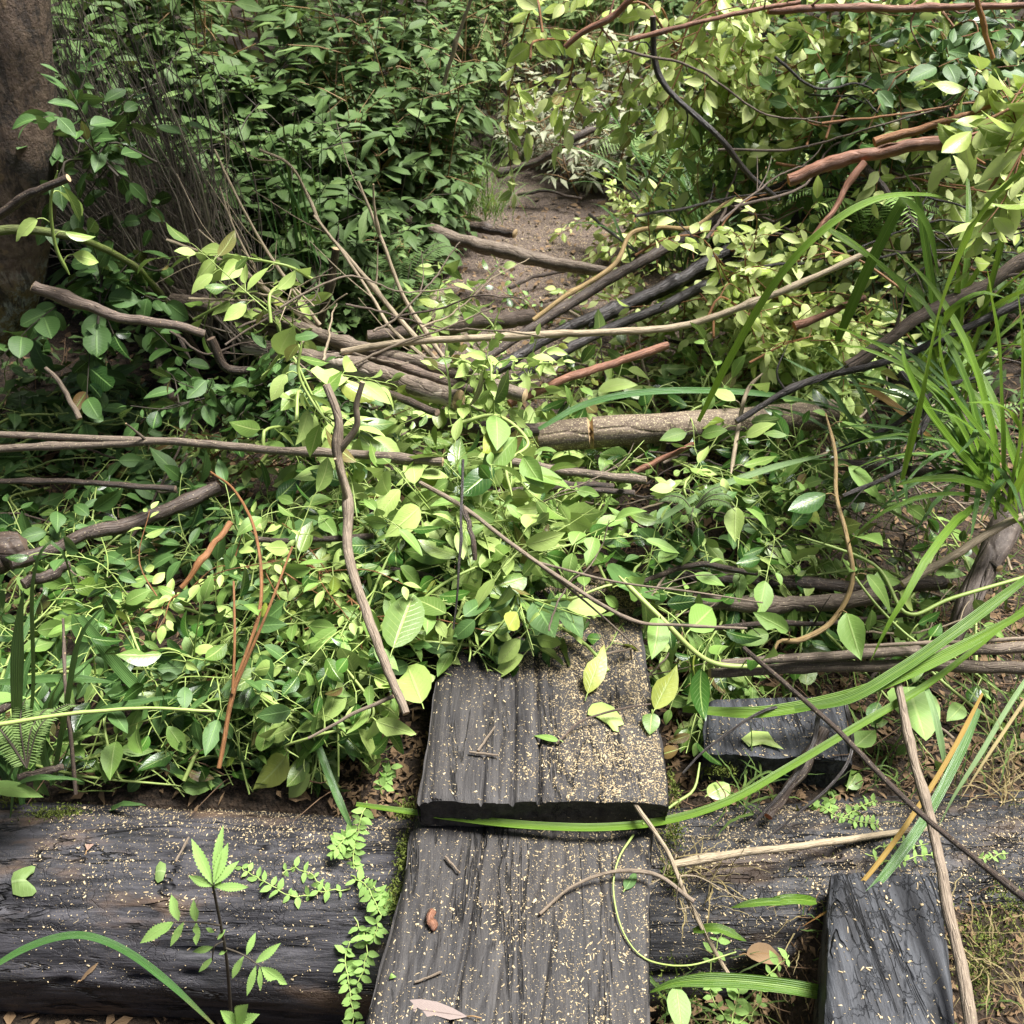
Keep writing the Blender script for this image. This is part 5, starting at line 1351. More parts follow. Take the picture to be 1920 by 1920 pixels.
# separate long blades
loose("long green strap leaf lying bowed across both treads", 'strap', [(668, 1508, .06), (740, 1518, .06), (860, 1534, .055), (1000, 1548, .055), (1140, 1551, .06), (1260, 1536, .06), (1370, 1500, .07), (1480, 1438, .09), (1600, 1366, .12), (1740, 1282, .15), (1860, 1190, .18), (1990, 1075, .22)], 14, .5)
loose("upper of two broad strap leaves slanting in at the lower right", 'strap', [(1490, 1330, .14), (1590, 1310, .16), (1680, 1260, .19), (1790, 1185, .23), (1990, 1035, .3)], 20, .3)
loose("lower of two broad strap leaves, its tip over the sawn block", 'strap', [(1280, 1330, .09), (1420, 1336, .11), (1560, 1312, .14), (1660, 1280, .17), (1790, 1220, .21), (1990, 1110, .28)], 22, .3)
loose("dark strap leaf bent like a knee in the left foreground", 'strapdark', [(-40, 1830, .12), (40, 1782, .13), (110, 1757, .14), (170, 1756, .14), (240, 1785, .13), (320, 1845, .12), (420, 1940, .11)], 13, .3)
loose("short grey-green blade crossing the left end of the bowed strap leaf", 'strapwet', [(588, 1375, .08), (612, 1440, .06), (640, 1510, .03), (668, 1570, -.01)], 14)
loose("orange dying strap leaf over the end of the right timber", 'straporange', [(1842, 1300, .12), (1790, 1400, .10), (1730, 1500, .07), (1660, 1600, .04), (1590, 1680, .02), (1500, 1740, -.02)], 9)
loose("green strap leaf lying along the orange one", 'strapwet', [(1835, 1330, .1), (1790, 1430, .08), (1730, 1540, .05), (1650, 1650, .03), (1570, 1730, .02)], 18)
loose("long dull blade along the front of the sawn log", 'strapdark', [(1010, 805, 1.85), (1090, 762, 1.9), (1180, 740, 1.92), (1300, 733, 1.95), (1450, 742, 2.0), (1580, 770, 2.0)], 14)
loose("lime strap leaf in the dark gap beside the nearest tread", 'strap', [(1590, 1872, -.06), (1480, 1850, -.04), (1360, 1838, -.03), (1270, 1842, -.04), (1215, 1862, -.05)], 26)
loose("grey blade bent over the heart-shaped leaf", 'strappale', [(1735, 1285, .14), (1752, 1340, .14), (1765, 1400, .11), (1773, 1450, .07)], 13)
loose("pale blade slanting over the heap at the right", 'strappale', [(1230, 980, 1.65), (1320, 925, 1.68), (1440, 880, 1.72), (1560, 850, 1.76)], 13)
loose("brown dying strap leaf hanging behind the strap plants", 'straporange', [(1610, 720, 1.9), (1660, 750, 1.88), (1710, 790, 1.84), (1762, 838, 1.8)], 16)
loose("yellow grass stalk rising over the right end of the log", 'strappale', [(1990, 1180, .16), (1900, 1310, .12), (1840, 1410, .08), (1790, 1490, .04), (1760, 1550, .0)], 9)
loose("straw stalk beside the yellow grass stalk", 'strawblade', [(1990, 1210, .15), (1910, 1330, .11), (1850, 1420, .08), (1800, 1500, .04)], 6)
loose("long bent grass blade lying over the right log", 'strap', [(1490, 1690, .02), (1420, 1692, .04), (1370, 1702, .03)], 14, tip=True)
loose("narrow lance-shaped blade above the dark gap on the right log", 'strap', [(1530, 1690, .0), (1480, 1686, .03), (1420, 1697, .02)], 18)
loose("small arching blade over the leaf litter right of the tread", 'strap', [(1300, 1745, -.02), (1345, 1740, .0), (1400, 1765, -.01)], 15)

def frond(g, C, Lp, rs, w=.16, o=np.zeros(3)):
    n = len(C)
    T = nrm(np.gradient(C, axis=0))
    S_ = nrm(np.cross(T, [0, 0, 1.]))
    tube(g, C - o, (.0018, .0006), 4, 1, None, .5)
    ps, ax, nn, ll = [], [], [], []
    for i in range(2, n):
        f = i / n
        l = Lp * math.sin(math.pi * min(1, .18 + f * .84)) ** .8
        for s_ in (-1, 1):
            ps.append(C[i] - o); ax.append(S_[i] * s_ + T[i] * .45 + [0, 0, -.15]); nn.append(np.array([0, 0, 1.]) + rs.normal(0, .12, 3)); ll.append(max(.004, l))
    leaves(g, np.array(ps), np.array(ax), np.array(nn), np.array(ll), np.array(ll) * w, .35, .1, 'lance', 2, rs)
def fern(label, base, n, ln, mat='fresh', seed=0, az=(0, 6.28), pin=.05, group='ferns'):
    rs = np.random.RandomState(seed + 700)
    b = np.array(base)
    t = thing('fern', b, label, 'fern', group)
    g = Geo()
    for k in range(n):
        a = rs.uniform(*az); d = np.array([math.cos(a), math.sin(a), 0]); l = rs.uniform(*ln)
        C = catmull([[0, 0, 0], d * l * .35 + [0, 0, l * .45], d * l * .75 + [0, 0, l * .5], d * l * 1.0 + [0, 0, l * .3]], 34)
        frond(g, C, pin * rs.uniform(.8, 1.2), rs)
    g.build('foliage', [MT[mat], MT['stemdark']], t)
fern("fern with pale fronds arching over the verge right of the path", atY(1235, 330, 3.9), 7, (.28, .42), 'fresh', 1, pin=.075)
fern("dark fern in the shade right of the far end of the path", atY(1340, 350, 3.8), 6, (.25, .4), 'shade', 2, pin=.07)
fern("lacy fern under the thick red branch", atY(1620, 440, 2.6), 6, (.2, .34), 'herb', 3, pin=.05)
fern("small feathery fern behind the twisted root", atY(1800, 830, 1.85), 5, (.12, .22), 'fresh', 5, pin=.03)
fern("small dusted fern at the left edge in front of the strap plant", atY(50, 1440, 1.02), 5, (.08, .14), 'fresh', 6, (-.5, 3.6), .025)
fern("dark fern at the near end of the dark shrubs by the path", atY(760, 560, 2.85), 6, (.15, .26), 'shade', 7, pin=.05)
fern("small fern in the gap in front of the sawn log", atY(1300, 960, 1.6), 5, (.05, .09), 'shade', 8, pin=.02)

# ------------------------------------------------------------------ seedling, creeper, single leaves
UG[4] = np.linspace(0, 1, 27)
SHAPES['serr'] = (list(np.linspace(0, 1, 27)), [max(0, np.interp(x, *SHAPES['lance']) * (1.12 if i % 2 else .86)) for i, x in enumerate(np.linspace(0, 1, 27))])
def pl(g, b, t, ratio, o, rs, shape='serr', res=4, curl=.3, nz=(0, -.6, 1), fold=.2):
    A, T_ = at(b), at(t)
    l = np.linalg.norm(T_ - A)
    nn = np.array([nz], float) + rs.normal(0, .2, (1, 3))
    v_ = 4 if res == 4 else res
    leaves(g, (A - o)[None], (T_ - A)[None], nn, np.array([l]), np.array([l * ratio * .72]), curl, fold, shape, v_, rs)
Y0 = .80
o = atY(437, 1990, .79)
sd = thing('seedling', o, "young seedling with toothed compound leaves in front of the round log", 'seedling')
g, gl = Geo(), Geo()
rs = np.random.RandomState(12)
tube(g, catmull([at(p) for p in [(437, 1990, .79), (432, 1890, .795), (425, 1800, .80), (414, 1735, .805), (405, 1690, .807), (398, 1655, .81)]], 30) - o, (.0035, .002), 7, 0, None, .5, .15, 3)
for r_ in [[(412, 1735, Y0), (370, 1729, .79), (322, 1728, .78)], [(424, 1778, Y0), (455, 1790, .79), (490, 1813, .78)], [(418, 1765, Y0), (402, 1775, .79), (398, 1800, .785)]]:
    tube(g, catmull([at(p) for p in r_], 12) - o, (.0016, .001), 5, 0, None, .5)
g.build('stem', MT['stemdark'], sd)
for b, t, r_ in [((400, 1660), (358, 1572), .30), ((402, 1655), (412, 1545), .24), ((402, 1658), (446, 1612), .42), ((398, 1662), (352, 1642), .45), ((402, 1662), (466, 1664), .36), ((400, 1655), (428, 1580), .4), ((402, 1668), (420, 1635), .5),
                 ((335, 1727), (320, 1677), .55), ((368, 1730), (362, 1687), .6), ((345, 1728), (318, 1776), .4), ((368, 1730), (367, 1774), .55), ((326, 1728), (294, 1756), .42), ((324, 1728), (254, 1769), .42),
                 ((400, 1775), (360, 1786), .5), ((400, 1795), (370, 1824), .42), ((408, 1762), (422, 1742), .6), ((410, 1790), (425, 1782), .6), ((402, 1748), (385, 1740), .6),
                 ((462, 1791), (478, 1748), .45), ((478, 1806), (526, 1769), .4), ((458, 1792), (429, 1838), .38), ((480, 1810), (462, 1869), .36), ((487, 1812), (487, 1860), .36), ((490, 1813), (537, 1849), .6)]:
    pl(gl, (*b, .795), (*t, .795 + (b[1] - t[1]) * .0006), r_, o, rs)
gl.build('foliage', MT['herb'], sd)
o = atY(440, 1960, .70)
sd = thing('seedling', o, "smaller seedling top just showing at the bottom edge under the first seedling", 'seedling')
g, gl = Geo(), Geo()
tube(g, catmull([at((440, 1990, .70)), at((442, 1925, .70))], 8) - o, .0015, 5)
g.build('stem', MT['stemgreen'], sd)
for t in [(418, 1897), (460, 1885), (480, 1905), (430, 1925), (474, 1930)]:
    pl(gl, (442, 1920, .70), (*t, .695), .5, o, rs)
gl.build('foliage', MT['herb'], sd)

def onlog(px, py, off=0.):
    d = ray(px, py); c = np.array([0, 0, CAM_H])
    oy, oz = c[1] - LOGY, c[2] - (LOGZ - .002)
    r = LOGR + .004 + off
    a = d[1] ** 2 + d[2] ** 2; b_ = 2 * (oy * d[1] + oz * d[2]); cc = oy ** 2 + oz ** 2 - r * r
    disc = b_ * b_ - 4 * a * cc
    if disc < 0:
        return c + d * (-b_ / (2 * a))
    p = c + d * ((-b_ - math.sqrt(disc)) / (2 * a))
    u = np.array([[0, p[1] - LOGY, p[2] - LOGZ]]); u /= np.linalg.norm(u)
    return snap(p[None], u, (4, 5))[0] + u[0] * off
def creeper(label, lines, L=.016, mat='herb', gap=.016, seed=0):
    rs = np.random.RandomState(seed + 900)
    o = lines[0][0]
    t = thing('creeper', o, label, 'creeper')
    g, gl = Geo(), Geo()
    ps, ax, nn = [], [], []
    for P in lines:
        ln = np.linalg.norm(np.diff(P, axis=0), axis=1).sum()
        C = catmull(P, max(12, int(ln / .008)))
        C = C + rs.normal(0, .0015, C.shape)
        tube(g, C - o, (.0013, .0009), 5, 0, None, .5)
        for i in range(2, len(C), max(1, int(gap / .008))):
            T = nrm(C[i] - C[i - 1]); S_ = nrm(np.cross(T, [0, -.5, 1.]))
            for s_ in (-1, 1):
                ps.append(C[i] - o); ax.append(S_ * s_ + T * rs.uniform(-.1, .7) + rs.normal(0, .25, 3) + [0, 0, .15]); nn.append(np.array([0, -.5, 1.]) + rs.normal(0, .35, 3))
    l = L * rs.uniform(.6, 1.25, len(ps))
    leaves(gl, np.array(ps), np.array(ax), np.array(nn), l, l * .55, .5, .25, 'ovate', 2, rs)
    g.build('stem', MT['stemgreen'], t); gl.build('foliage', MT[mat], t)
creeper("small-leaved creeper hanging down between round log and nearest tread", [np.array([at(p) for p in q]) for q in [
    [(690, 1500, .03), (672, 1555, .01), (658, 1640, -.03), (664, 1720, -.06), (648, 1800, -.08), (662, 1900, -.1), (650, 1980, -.1)],
    [(658, 1640, -.02), (690, 1665, -.01), (712, 1715, -.03), (700, 1760, -.05)], [(664, 1720, -.05), (690, 1780, -.06), (672, 1840, -.08)], [(672, 1555, .01), (640, 1580, .01), (625, 1600, .0)],
    [(715, 1490, .03), (722, 1460, .05), (735, 1440, .06)], [(700, 1660, -.01), (726, 1700, -.03), (735, 1690, -.03)]]], .02, gap=.014)
creeper("thin creeper strand lying over the right end of the round log", [np.array([onlog(*p, .006) for p in q]) for q in [
    [(655, 1668), (612, 1672), (560, 1682), (520, 1668), (490, 1650), (452, 1628)], [(612, 1672), (585, 1640), (545, 1628), (530, 1640)], [(655, 1590), (640, 1570), (628, 1578)]]], .018, gap=.017, seed=2)
creeper("tiny-leaved creeper on top of the right log", [np.array([onlog(*p, .006) for p in q]) for q in [
    [(1500, 1510), (1540, 1530), (1580, 1545), (1640, 1555)], [(1580, 1545), (1610, 1530), (1640, 1520)], [(1560, 1540), (1555, 1520), (1568, 1512)]]], .014, gap=.012, seed=3)
creeper("tiny-leaved creeper around the near end of the right timber", [np.array([at(p) for p in q]) for q in [
    [(1620, 1600, .0), (1660, 1612, .01), (1710, 1610, .01), (1760, 1598, .0)], [(1640, 1590, .0), (1690, 1580, .0), (1740, 1585, .0)], [(1820, 1600, .0), (1850, 1610, .0), (1890, 1600, .0)]]], .014, gap=.016, seed=4)
creeper("weedy sprout with small leaves in the dark gap right of the tread", [np.array([at(p) for p in q]) for q in [
    [(1370, 1930, -.1), (1330, 1850, -.09), (1345, 1770, -.06), (1360, 1740, -.04)], [(1370, 1930, -.1), (1420, 1890, -.1), (1440, 1830, -.06), (1480, 1790, -.04)], [(1370, 1930, -.1), (1380, 1880, -.08), (1395, 1840, -.06)]]], .02, gap=.02, seed=5)

def fallen(label, c, ang, Lpx, mat, z=None, ratio=.5, flip=False, shape='ovate', curl=.25, log=False, group=None, name='leaf', off=.004, fold=.12, tilt=0.):
    """one loose leaf; c its base in the photo, ang the way it points there (degrees, 0 = right, 90 = up)"""
    a = math.radians(ang)
    e = (c[0] + Lpx * math.cos(a), c[1] - Lpx * math.sin(a))
    if log:
        A, E = onlog(*c, off), onlog(*e, off)
        up = nrm(A - np.array([A[0], LOGY, LOGZ]))
    elif z is None:
        A, E = S(*c, off), S(*e, off); up = np.array([0, -.25, 1.])
    else:
        A, E = atZ(*c, z + off), atZ(*e, z + off); up = np.array([0, 0, 1.])
    E = E + [0, 0, tilt]
    rs = np.random.RandomState(int(c[0] * 7 + c[1]))
    l = np.linalg.norm(E - A)
    g = Geo()
    tube(g, catmull([A * 0 - nrm(E - A) * l * .16 + [0, 0, .002], A * 0 - nrm(E - A) * l * .06 + [0, 0, .004], A * 0], 6), .0011, 5, 1, None, .5)
    leaves(g, np.zeros((1, 3)), (E - A)[None], (up * (-1 if flip else 1))[None], np.array([l]), np.array([l * ratio]), curl * (-1 if flip else 1), fold, shape, 3, rs)
    ob = g.build(name, [MT[mat], MT['stemgreen' if mat not in ('dead', 'brownleaf', 'palebrown') else 'stembrown']])
    ob.location = A
    return tag(ob, label, 'leaf', group)
G_E = 'single loose leaves'
fallen("brown pointed leaf lying on the round log", (164, 1594), 68, 50, 'brownleaf', log=True, ratio=.42, shape='lance', group=G_E)
fallen("long grey-brown leaf at the front of the nearest tread", (876, 1906), 171, 168, 'palebrown', .03, .24, shape='lance', group=G_E, curl=.12)
fallen("narrow brown curled leaf low on the round log", (150, 1840), 45, 46, 'dead', log=True, ratio=.2, shape='lance', group=G_E)
fallen("large pale leaf lying underside up in the middle of the heap", (908, 1108, ), 22, 88, 'lime', None, .62, True, 'ellip', off=.12, group=G_E)
fallen("big pale leaf standing beside the lower end of the crooked branch", (738, 1215), 68, 100, 'lime', None, .55, True, 'ellip', off=.12, group=G_E, tilt=.02)
fallen("pale torn-edged leaf above the big pale leaf", (836, 1150), 150, 76, 'lime', None, .5, True, 'ovate', off=.13, group=G_E)
fallen("pale leaf hanging at the top left corner of the raised tread", (790, 1318), 110, 80, 'lime', None, .6, False, 'ellip', off=.05, group=G_E)
fallen("pale leaf lying flat left of the raised tread, tip to the right", (548, 1300), 18, 66, 'lime', None, .5, True, 'ellip', off=.08, group=G_E)
fallen("pale leaf pointing down under the prickly cane's tip", (505, 1325), -80, 72, 'lime', None, .52, True, 'ellip', off=.08, group=G_E)
fallen("pale leaf pointing left beside the hanging pale leaf", (530, 1330), 175, 80, 'lime', None, .42, True, 'ellip', off=.09, group=G_E)
fallen("dark shiny leaf with white glare in the middle of the heap", (870, 1155), 40, 70, 'deep', None, .55, off=.13, group=G_E)
fallen("dark green leaf drooping over the end of the raised tread", (1040, 1120), -55, 90, 'deep', None, .5, off=.10, group=G_E)
fallen("dark green leaf above the tread beside the drooping one", (1002, 1128), -60, 76, 'deep', None, .62, off=.10, group=G_E)
fallen("yellow spotted leaf hanging right of the raised tread", (1338, 1248), 96, 78, 'lime', None, .42, True, 'ellip', off=.08, group=G_E)
fallen("large dark leaf sprinkled with sawdust right of the heap centre", (1160, 1100), 15, 70, 'deep', None, .85, shape='ellip', off=.10, group=G_E)
fallen("yellow-green spotted leaf at the left ends of the parallel poles", (1512, 1285), 92, 68, 'lime', None, .55, True, 'ellip', off=.06, group=G_E)
fallen("bright yellow-green leaf under the loop of the vine", (1500, 1215), 12, 76, 'lime', None, .6, True, 'ellip', off=.03, group=G_E)
fallen("small pale round leaf above the broad strap leaves", (1795, 1170), 30, 40, 'lime', None, .75, True, 'ellip', off=.05, group=G_E)
fallen("small pale leaf left of the twisted root's foot", (1800, 1125), 145, 52, 'lime', None, .5, True, 'ellip', off=.08, group=G_E)
fallen("round pale leaf behind the parallel poles", (1712, 1200), 70, 40, 'lime', None, .8, True, 'ellip', off=.06, group=G_E)
fallen("big heart-shaped dark leaf behind the right log", (1702, 1288), -70, 104, 'mid', .05, .78, shape='heart', group=G_E, off=.03)
fallen("green leaf on the sawn block beside the bowed strap leaf", (1602, 1400), 40, 52, 'mid', .05, .62, group=G_E, off=.01)
fallen("pale yellow leaf lying on the right log", (1590, 1478), 60, 42, 'lime', None, .75, True, 'ellip', group=G_E, off=.02)
fallen("round yellow-green leaf with sawdust between block and log", (1328, 1492), 30, 46, 'lime', .0, .75, True, 'ellip', group=G_E, off=.01)
fallen("curled green leaf hanging over the dark gap right of the tread", (1268, 1848), -82, 90, 'mid', -.05, .55, group=G_E)
fallen("dark green leaf fragment on the right edge of the nearest tread", (1172, 1668), 60, 42, 'deep', .03, .5, group=G_E, curl=.9)
fallen("green leaf lying on the raised tread near its split", (1048, 1390), 160, 52, 'mid', .11, .36, group=G_E, off=.01)
fallen("lime green leaf tip entering at the left edge above the round log", (-40, 1470), -8, 120, 'herb', .1, .3, shape='lance', group=G_E)
fallen("bright green leaf tip at the left edge beside the prickly cane", (-40, 1310), 5, 90, 'herb', .25, .35, shape='lance', group=G_E)
fallen("pale two-lobed leaf at the right edge of the raised tread", (1222, 1338), -95, 38, 'lime', .11, .7, True, 'heart', group=G_E, off=.008)
fallen("pale upright leaf on the far right corner of the raised tread", (1228, 1330), 55, 62, 'lime', .11, .5, True, group=G_E, off=.012, tilt=.05)
fallen("narrow pale leaf standing on the raised tread", (1102, 1300), 65, 66, 'lime', .11, .42, True, group=G_E, off=.01, tilt=.05)
fallen("reddish dead leaf on the soil at the right", (1745, 985), 150, 52, 'brownleaf', None, .35, shape='lance', group=G_E)
fallen("large grey-brown dead leaf in the litter right of the tread", (1400, 1790), 10, 90, 'dead', -.08, .5, shape='ellip', group=G_E, curl=.8)
fallen("pale brown dead leaf under the stripped pole", (665, 610), 10, 60, 'dead', None, .6, group=G_E, off=.02)
def chewed(label, pts, mat, z=None):
    P = np.array([onlog(x, y, .005) if z is None else atZ(x, y, z + .006) for x, y in pts])
    c = P.mean(0)
    n = len(P)
    g = Geo()
    mid = c + (P - c) * .55
    mid[:, 2] += .004
    v = np.vstack([P, mid, c[None] + [0, 0, .005]]) - c
    a = np.arange(n); b_ = (a + 1) % n
    d = v / np.abs(v).max()
    g.add(v, np.stack([a, b_, b_ + n, a + n], -1), np.stack([a + n, b_ + n, np.full(n, 2 * n)], -1), lf=np.stack([d[:, 0] * .5 + .5, d[:, 1] * .9 + .05, d[:, 0] * 0 + .6], -1), lc=np.tile([[.3, .2, 2]], (2 * n + 1, 1)))
    ob = g.build('leaf', MT[mat])
    ob.location = c
    tag(ob, label, 'leaf', G_E)
chewed("green leaf chewed to a crescent on the round log", [(22, 1650), (28, 1638), (45, 1630), (62, 1626), (69, 1628), (66, 1638), (52, 1645), (50, 1655), (55, 1663), (66, 1664), (70, 1672), (62, 1680), (42, 1682), (25, 1677)], 'fresh')
chewed("small pale chewed leaf in the middle of the round log", [(292, 1650), (294, 1628), (301, 1616), (312, 1622), (313, 1635), (307, 1652), (297, 1657)], 'fresh')
chewed("pale chewed leaf lying flat on the raised tread", [(1103, 1330), (1110, 1320), (1128, 1316), (1150, 1325), (1165, 1345), (1170, 1358), (1158, 1362), (1160, 1372), (1150, 1370), (1140, 1358), (1120, 1345), (1102, 1340)], 'lime', .11)
chewed("ragged yellow-green leaf on the sawn block", [(1390, 1385), (1410, 1370), (1440, 1372), (1452, 1390), (1470, 1405), (1448, 1400), (1430, 1395), (1405, 1400)], 'lime', .04)
chewed("small green leaf scrap on the nearest tread", [(731, 1828), (734, 1824), (744, 1832), (730, 1836)], 'mid', .03)
tn = Geo()
B("red-brown bark flake on the nearest tread", 'red', 16, 12, [(812, 1708, .035), (808, 1725, .038), (816, 1742, .035)], 'bark_flake', 'bark flake', wob=.5, sides=7)
for lab, p in [("short straw-coloured twig on the nearest tread", [(835, 1606, .036), (862, 1636, .036)]), ("short dark twig on the nearest tread", [(778, 1842, .036), (828, 1822, .037)]),
               ("thin brown twig crossing the raised tread's left side", [(896, 1408, .116), (928, 1362, .118)]), ("thin straw twig lying against the brown one on the raised tread", [(880, 1410, .116), (935, 1416, .117)]),
               ("green twig lying on the round log", [(330, 1614, .02), (354, 1570, .0)])]:
    B(lab, 'greyfine', 5, 4, p, 'twig', 'twig', sides=6, kink=.5)
B("thin brown stem lying across the raised tread to the chewed leaf", 'brown', 5, 4, [(1046, 1392, .12), (1090, 1352, .13), (1150, 1332, .14), (1220, 1320, .15)], 'twig', 'twig', sides=6)
B("thin green tendril curving down the right edge of the nearest tread", 'stemgreen', 3.5, 3, [(1188, 1565, .04), (1160, 1610, .045), (1150, 1670, .04), (1170, 1750, .036), (1215, 1800, .03), (1290, 1810, -.02), (1380, 1785, -.04)], 'tendril', 'tendril', sides=6)
B("thin yellow-green stem curling over the far edge of the right gap", 'stemgreen', 6, 4, [(1205, 1545, .06), (1260, 1510, .05), (1300, 1480, .05), (1312, 1430, .06)], 'tendril', 'tendril', sides=6)
# ------------------------------------------------------------------ sawdust, litter, moss, undergrowth
def boxes(g, pos, dirs, ups, l, w_, h, rnd):
    n = len(pos)
    d = nrm(dirs); u = nrm(ups - d * (ups * d).sum(-1, keepdims=True)); s_ = np.cross(u, d)
    k = np.array([[-1, -.6, 0], [1, -.35, 0], [1.1, .4, 0], [-1, .6, 0], [-.9, -.5, 1], [1, -.3, 1], [1, .35, 1], [-.95, .5, 1]])
    V = pos[:, None] + .5 * l[:, None, None] * k[None, :, :1] * d[:, None] + .5 * w_[:, None, None] * k[None, :, 1:2] * s_[:, None] * 1.6 + h[:, None, None] * k[None, :, 2:] * u[:, None]
    q = np.array([[0, 3, 2, 1], [4, 5, 6, 7], [0, 1, 5, 4], [1, 2, 6, 5], [2, 3, 7, 6], [3, 0, 4, 7]])
    Q = (q[None] + 8 * np.arange(n)[:, None, None]).reshape(-1, 4)
    lf = np.zeros((n, 8, 3)); lf[..., 2] = rnd[:, None]
    g.add(V, Q, lf=lf)
def chip_batch(g, pos, up, rs, size=1.):
    n = len(pos)
    a = rs.uniform(0, 6.28, n)
    d = np.stack([np.cos(a), np.sin(a), rs.normal(0, .15, n)], -1)
    k = rs.gamma(1.5, .55, n).clip(.22, 3.2)
    l = .0027 * k * size * rs.uniform(.5, 1.2, n); w_ = .0009 * size * rs.uniform(.5, 1.6, n) * np.sqrt(k) * np.where(rs.rand(n) < .25, 2.2, 1); h = .0007 * rs.uniform(.5, 1.8, n) * size
    boxes(g, pos, d, up + rs.normal(0, .25, (n, 3)), l, w_, h, rs.rand(n))
def on_tread(T, n, rs, dens):
    L, R, z = T
    a = rs.uniform(.01, .99, n * 4); s = rs.uniform(0, 1, n * 4)
    i = s * (len(L) - 1); i0 = i.astype(int).clip(0, len(L) - 2); f = (i - i0)[:, None]
    l = L[i0] * (1 - f) + L[i0 + 1] * f; r = R[i0] * (1 - f) + R[i0 + 1] * f
    p = l * (1 - a[:, None]) + r * a[:, None]
    ok = (rs.rand(n * 4) < dens(a, s, p))
    p = p[ok][:n]
    p[:, 2] = z
    return snap(p, np.array([0, 0, 1.]) + 0 * p, None, .03)
rs = np.random.RandomState(21)
g = Geo()
pa = on_tread(TR, 7500, rs, lambda a, s, p: (.22 + .5 * a ** 1.5) * (.55 + .6 * (fbm(p * 14, 2) > -.1)))
pb = on_tread(UR, 22000, rs, lambda a, s, p: np.clip(.10 + .95 * sstep(a + .25 * fbm(p * 12, 2), .35, .75) + .35 * sstep(s, .35, .8), 0, 1) * (.4 + .6 * (fbm(p * 30, 2) > -.2)))
pc = on_tread(RR, 420, rs, lambda a, s, p: .6 + 0 * a)
pd = on_tread(BRR, 600, rs, lambda a, s, p: .6 + 0 * a)
for p_, k in ((pa, 1.), (pb, .95), (pc, 1.25), (pd, 1.)):
    chip_batch(g, p_, np.array([0, 0, 1.]) + 0 * p_, rs, k)
tag(g.build('sawdust', MT['chip']), kind='stuff')
g = Geo()
def on_log(n, x0, x1, t0, t1, dens):
    x = rs.uniform(x0, x1, n * 8); t = t0 + (t1 - t0) * rs.rand(n * 8) ** 1.3
    ok = rs.rand(n * 8) < dens(x, t)
    x, t = x[ok][:n], t[ok][:n]
    u = np.stack([0 * x, -np.sin(t), np.cos(t)], -1)
    return snap(np.stack([x, LOGY + 0 * x, LOGZ - .003 + 0 * x], -1) + u * LOGR, u, (4, 5)), u
p_, u_ = on_log(4500, -.85, -.14, -.65, 1.2, lambda x, t: np.exp(-((t + .1) / .55) ** 2) * (.4 + .6 * (fbm(np.stack([x * 7, t * 4, 0 * x], -1), 2) > -.1)) + .10)
chip_batch(g, p_, u_, rs, 1.05)
p_, u_ = on_log(9000, .18, 1.0, -.6, 1.1, lambda x, t: np.exp(-((t + .05) / .8) ** 2) * (.4 + .6 * (fbm(np.stack([x * 7, t * 4, 0 * x], -1), 2) > -.15)))
chip_batch(g, p_, u_, rs, 1.)
tag(g.build('wood_chips', MT['chip']), kind='stuff')
g = Geo()
y_ = rs.uniform(2.3, 4.4, 7000); x_ = pathx(y_) + rs.normal(0, .24, 7000)
p_ = np.stack([x_, y_, terrain(x_, y_) + .022], -1)
chip_batch(g, p_, np.array([0, 0, 1.]) + 0 * p_, rs, 1.6)
x_ = rs.uniform(.3, 1.4, 3000); y_ = rs.uniform(1.15, 1.7, 3000)
chip_batch(g, np.stack([x_, y_, terrain(x_, y_) + .004], -1), np.array([0, 0, 1.]) + np.zeros((3000, 3)), rs, 1.)
tag(g.build('sawdust', MT['chip']), kind='stuff')

g = Geo()                                   # dead leaves and needles on the ground
def ground_pts(n, x0, x1, y0, y1, off):
    x = rs.uniform(x0, x1, n); y = rs.uniform(y0, y1, n)
    return np.stack([x, y, terrain(x, y) + off], -1)
for n, bx, L in [(1500, (-.5, .8, 2.3, 4.7), .0281), (5000, (1.4, 3.2, .0, 2.6), .03), (4000, (-3.0, -.2, -.5, .9), .03), (5200, (-1.5, 1.6, 1.12, 2.6), .03), (2600, (.3, 1.5, 1.1, 1.75), .018), (1500, (.38, .9, .35, .98), .014), (1800, (.14, .42, .3, .9), .022), (3500, (-2.2, 2.4, 2.5, 4.8), .035), (900, (-.35, -.1, 1.02, 1.3), .015)]:
    p = ground_pts(n, *bx, .004)
    if L == .022:
        p[:, 2] += rs.uniform(0, .10, n) 
    keep = (L == .0281) | (path_w(p[:, 0], p[:, 1]) < rs.uniform(.2, 1.15, len(p)))
    p = p[keep]; n = len(p); p[:, 2] += .022 * path_w(p[:, 0], p[:, 1])
    l = L * rs.uniform(.4, 1.6, n)
    leaves(g, p + [0, 0, .003], rs.normal(0, 1, (n, 3)) * [1, 1, .2], rs.normal(0, .35, (n, 3)) + [0, 0, 1], l, l * rs.uniform(.12, .6, n), .7, .25, 'lance', 1, rs)
tag(g.build('leaf_litter', MT['dead']), kind='stuff')
g = Geo()                                   # fine twigs on the ground
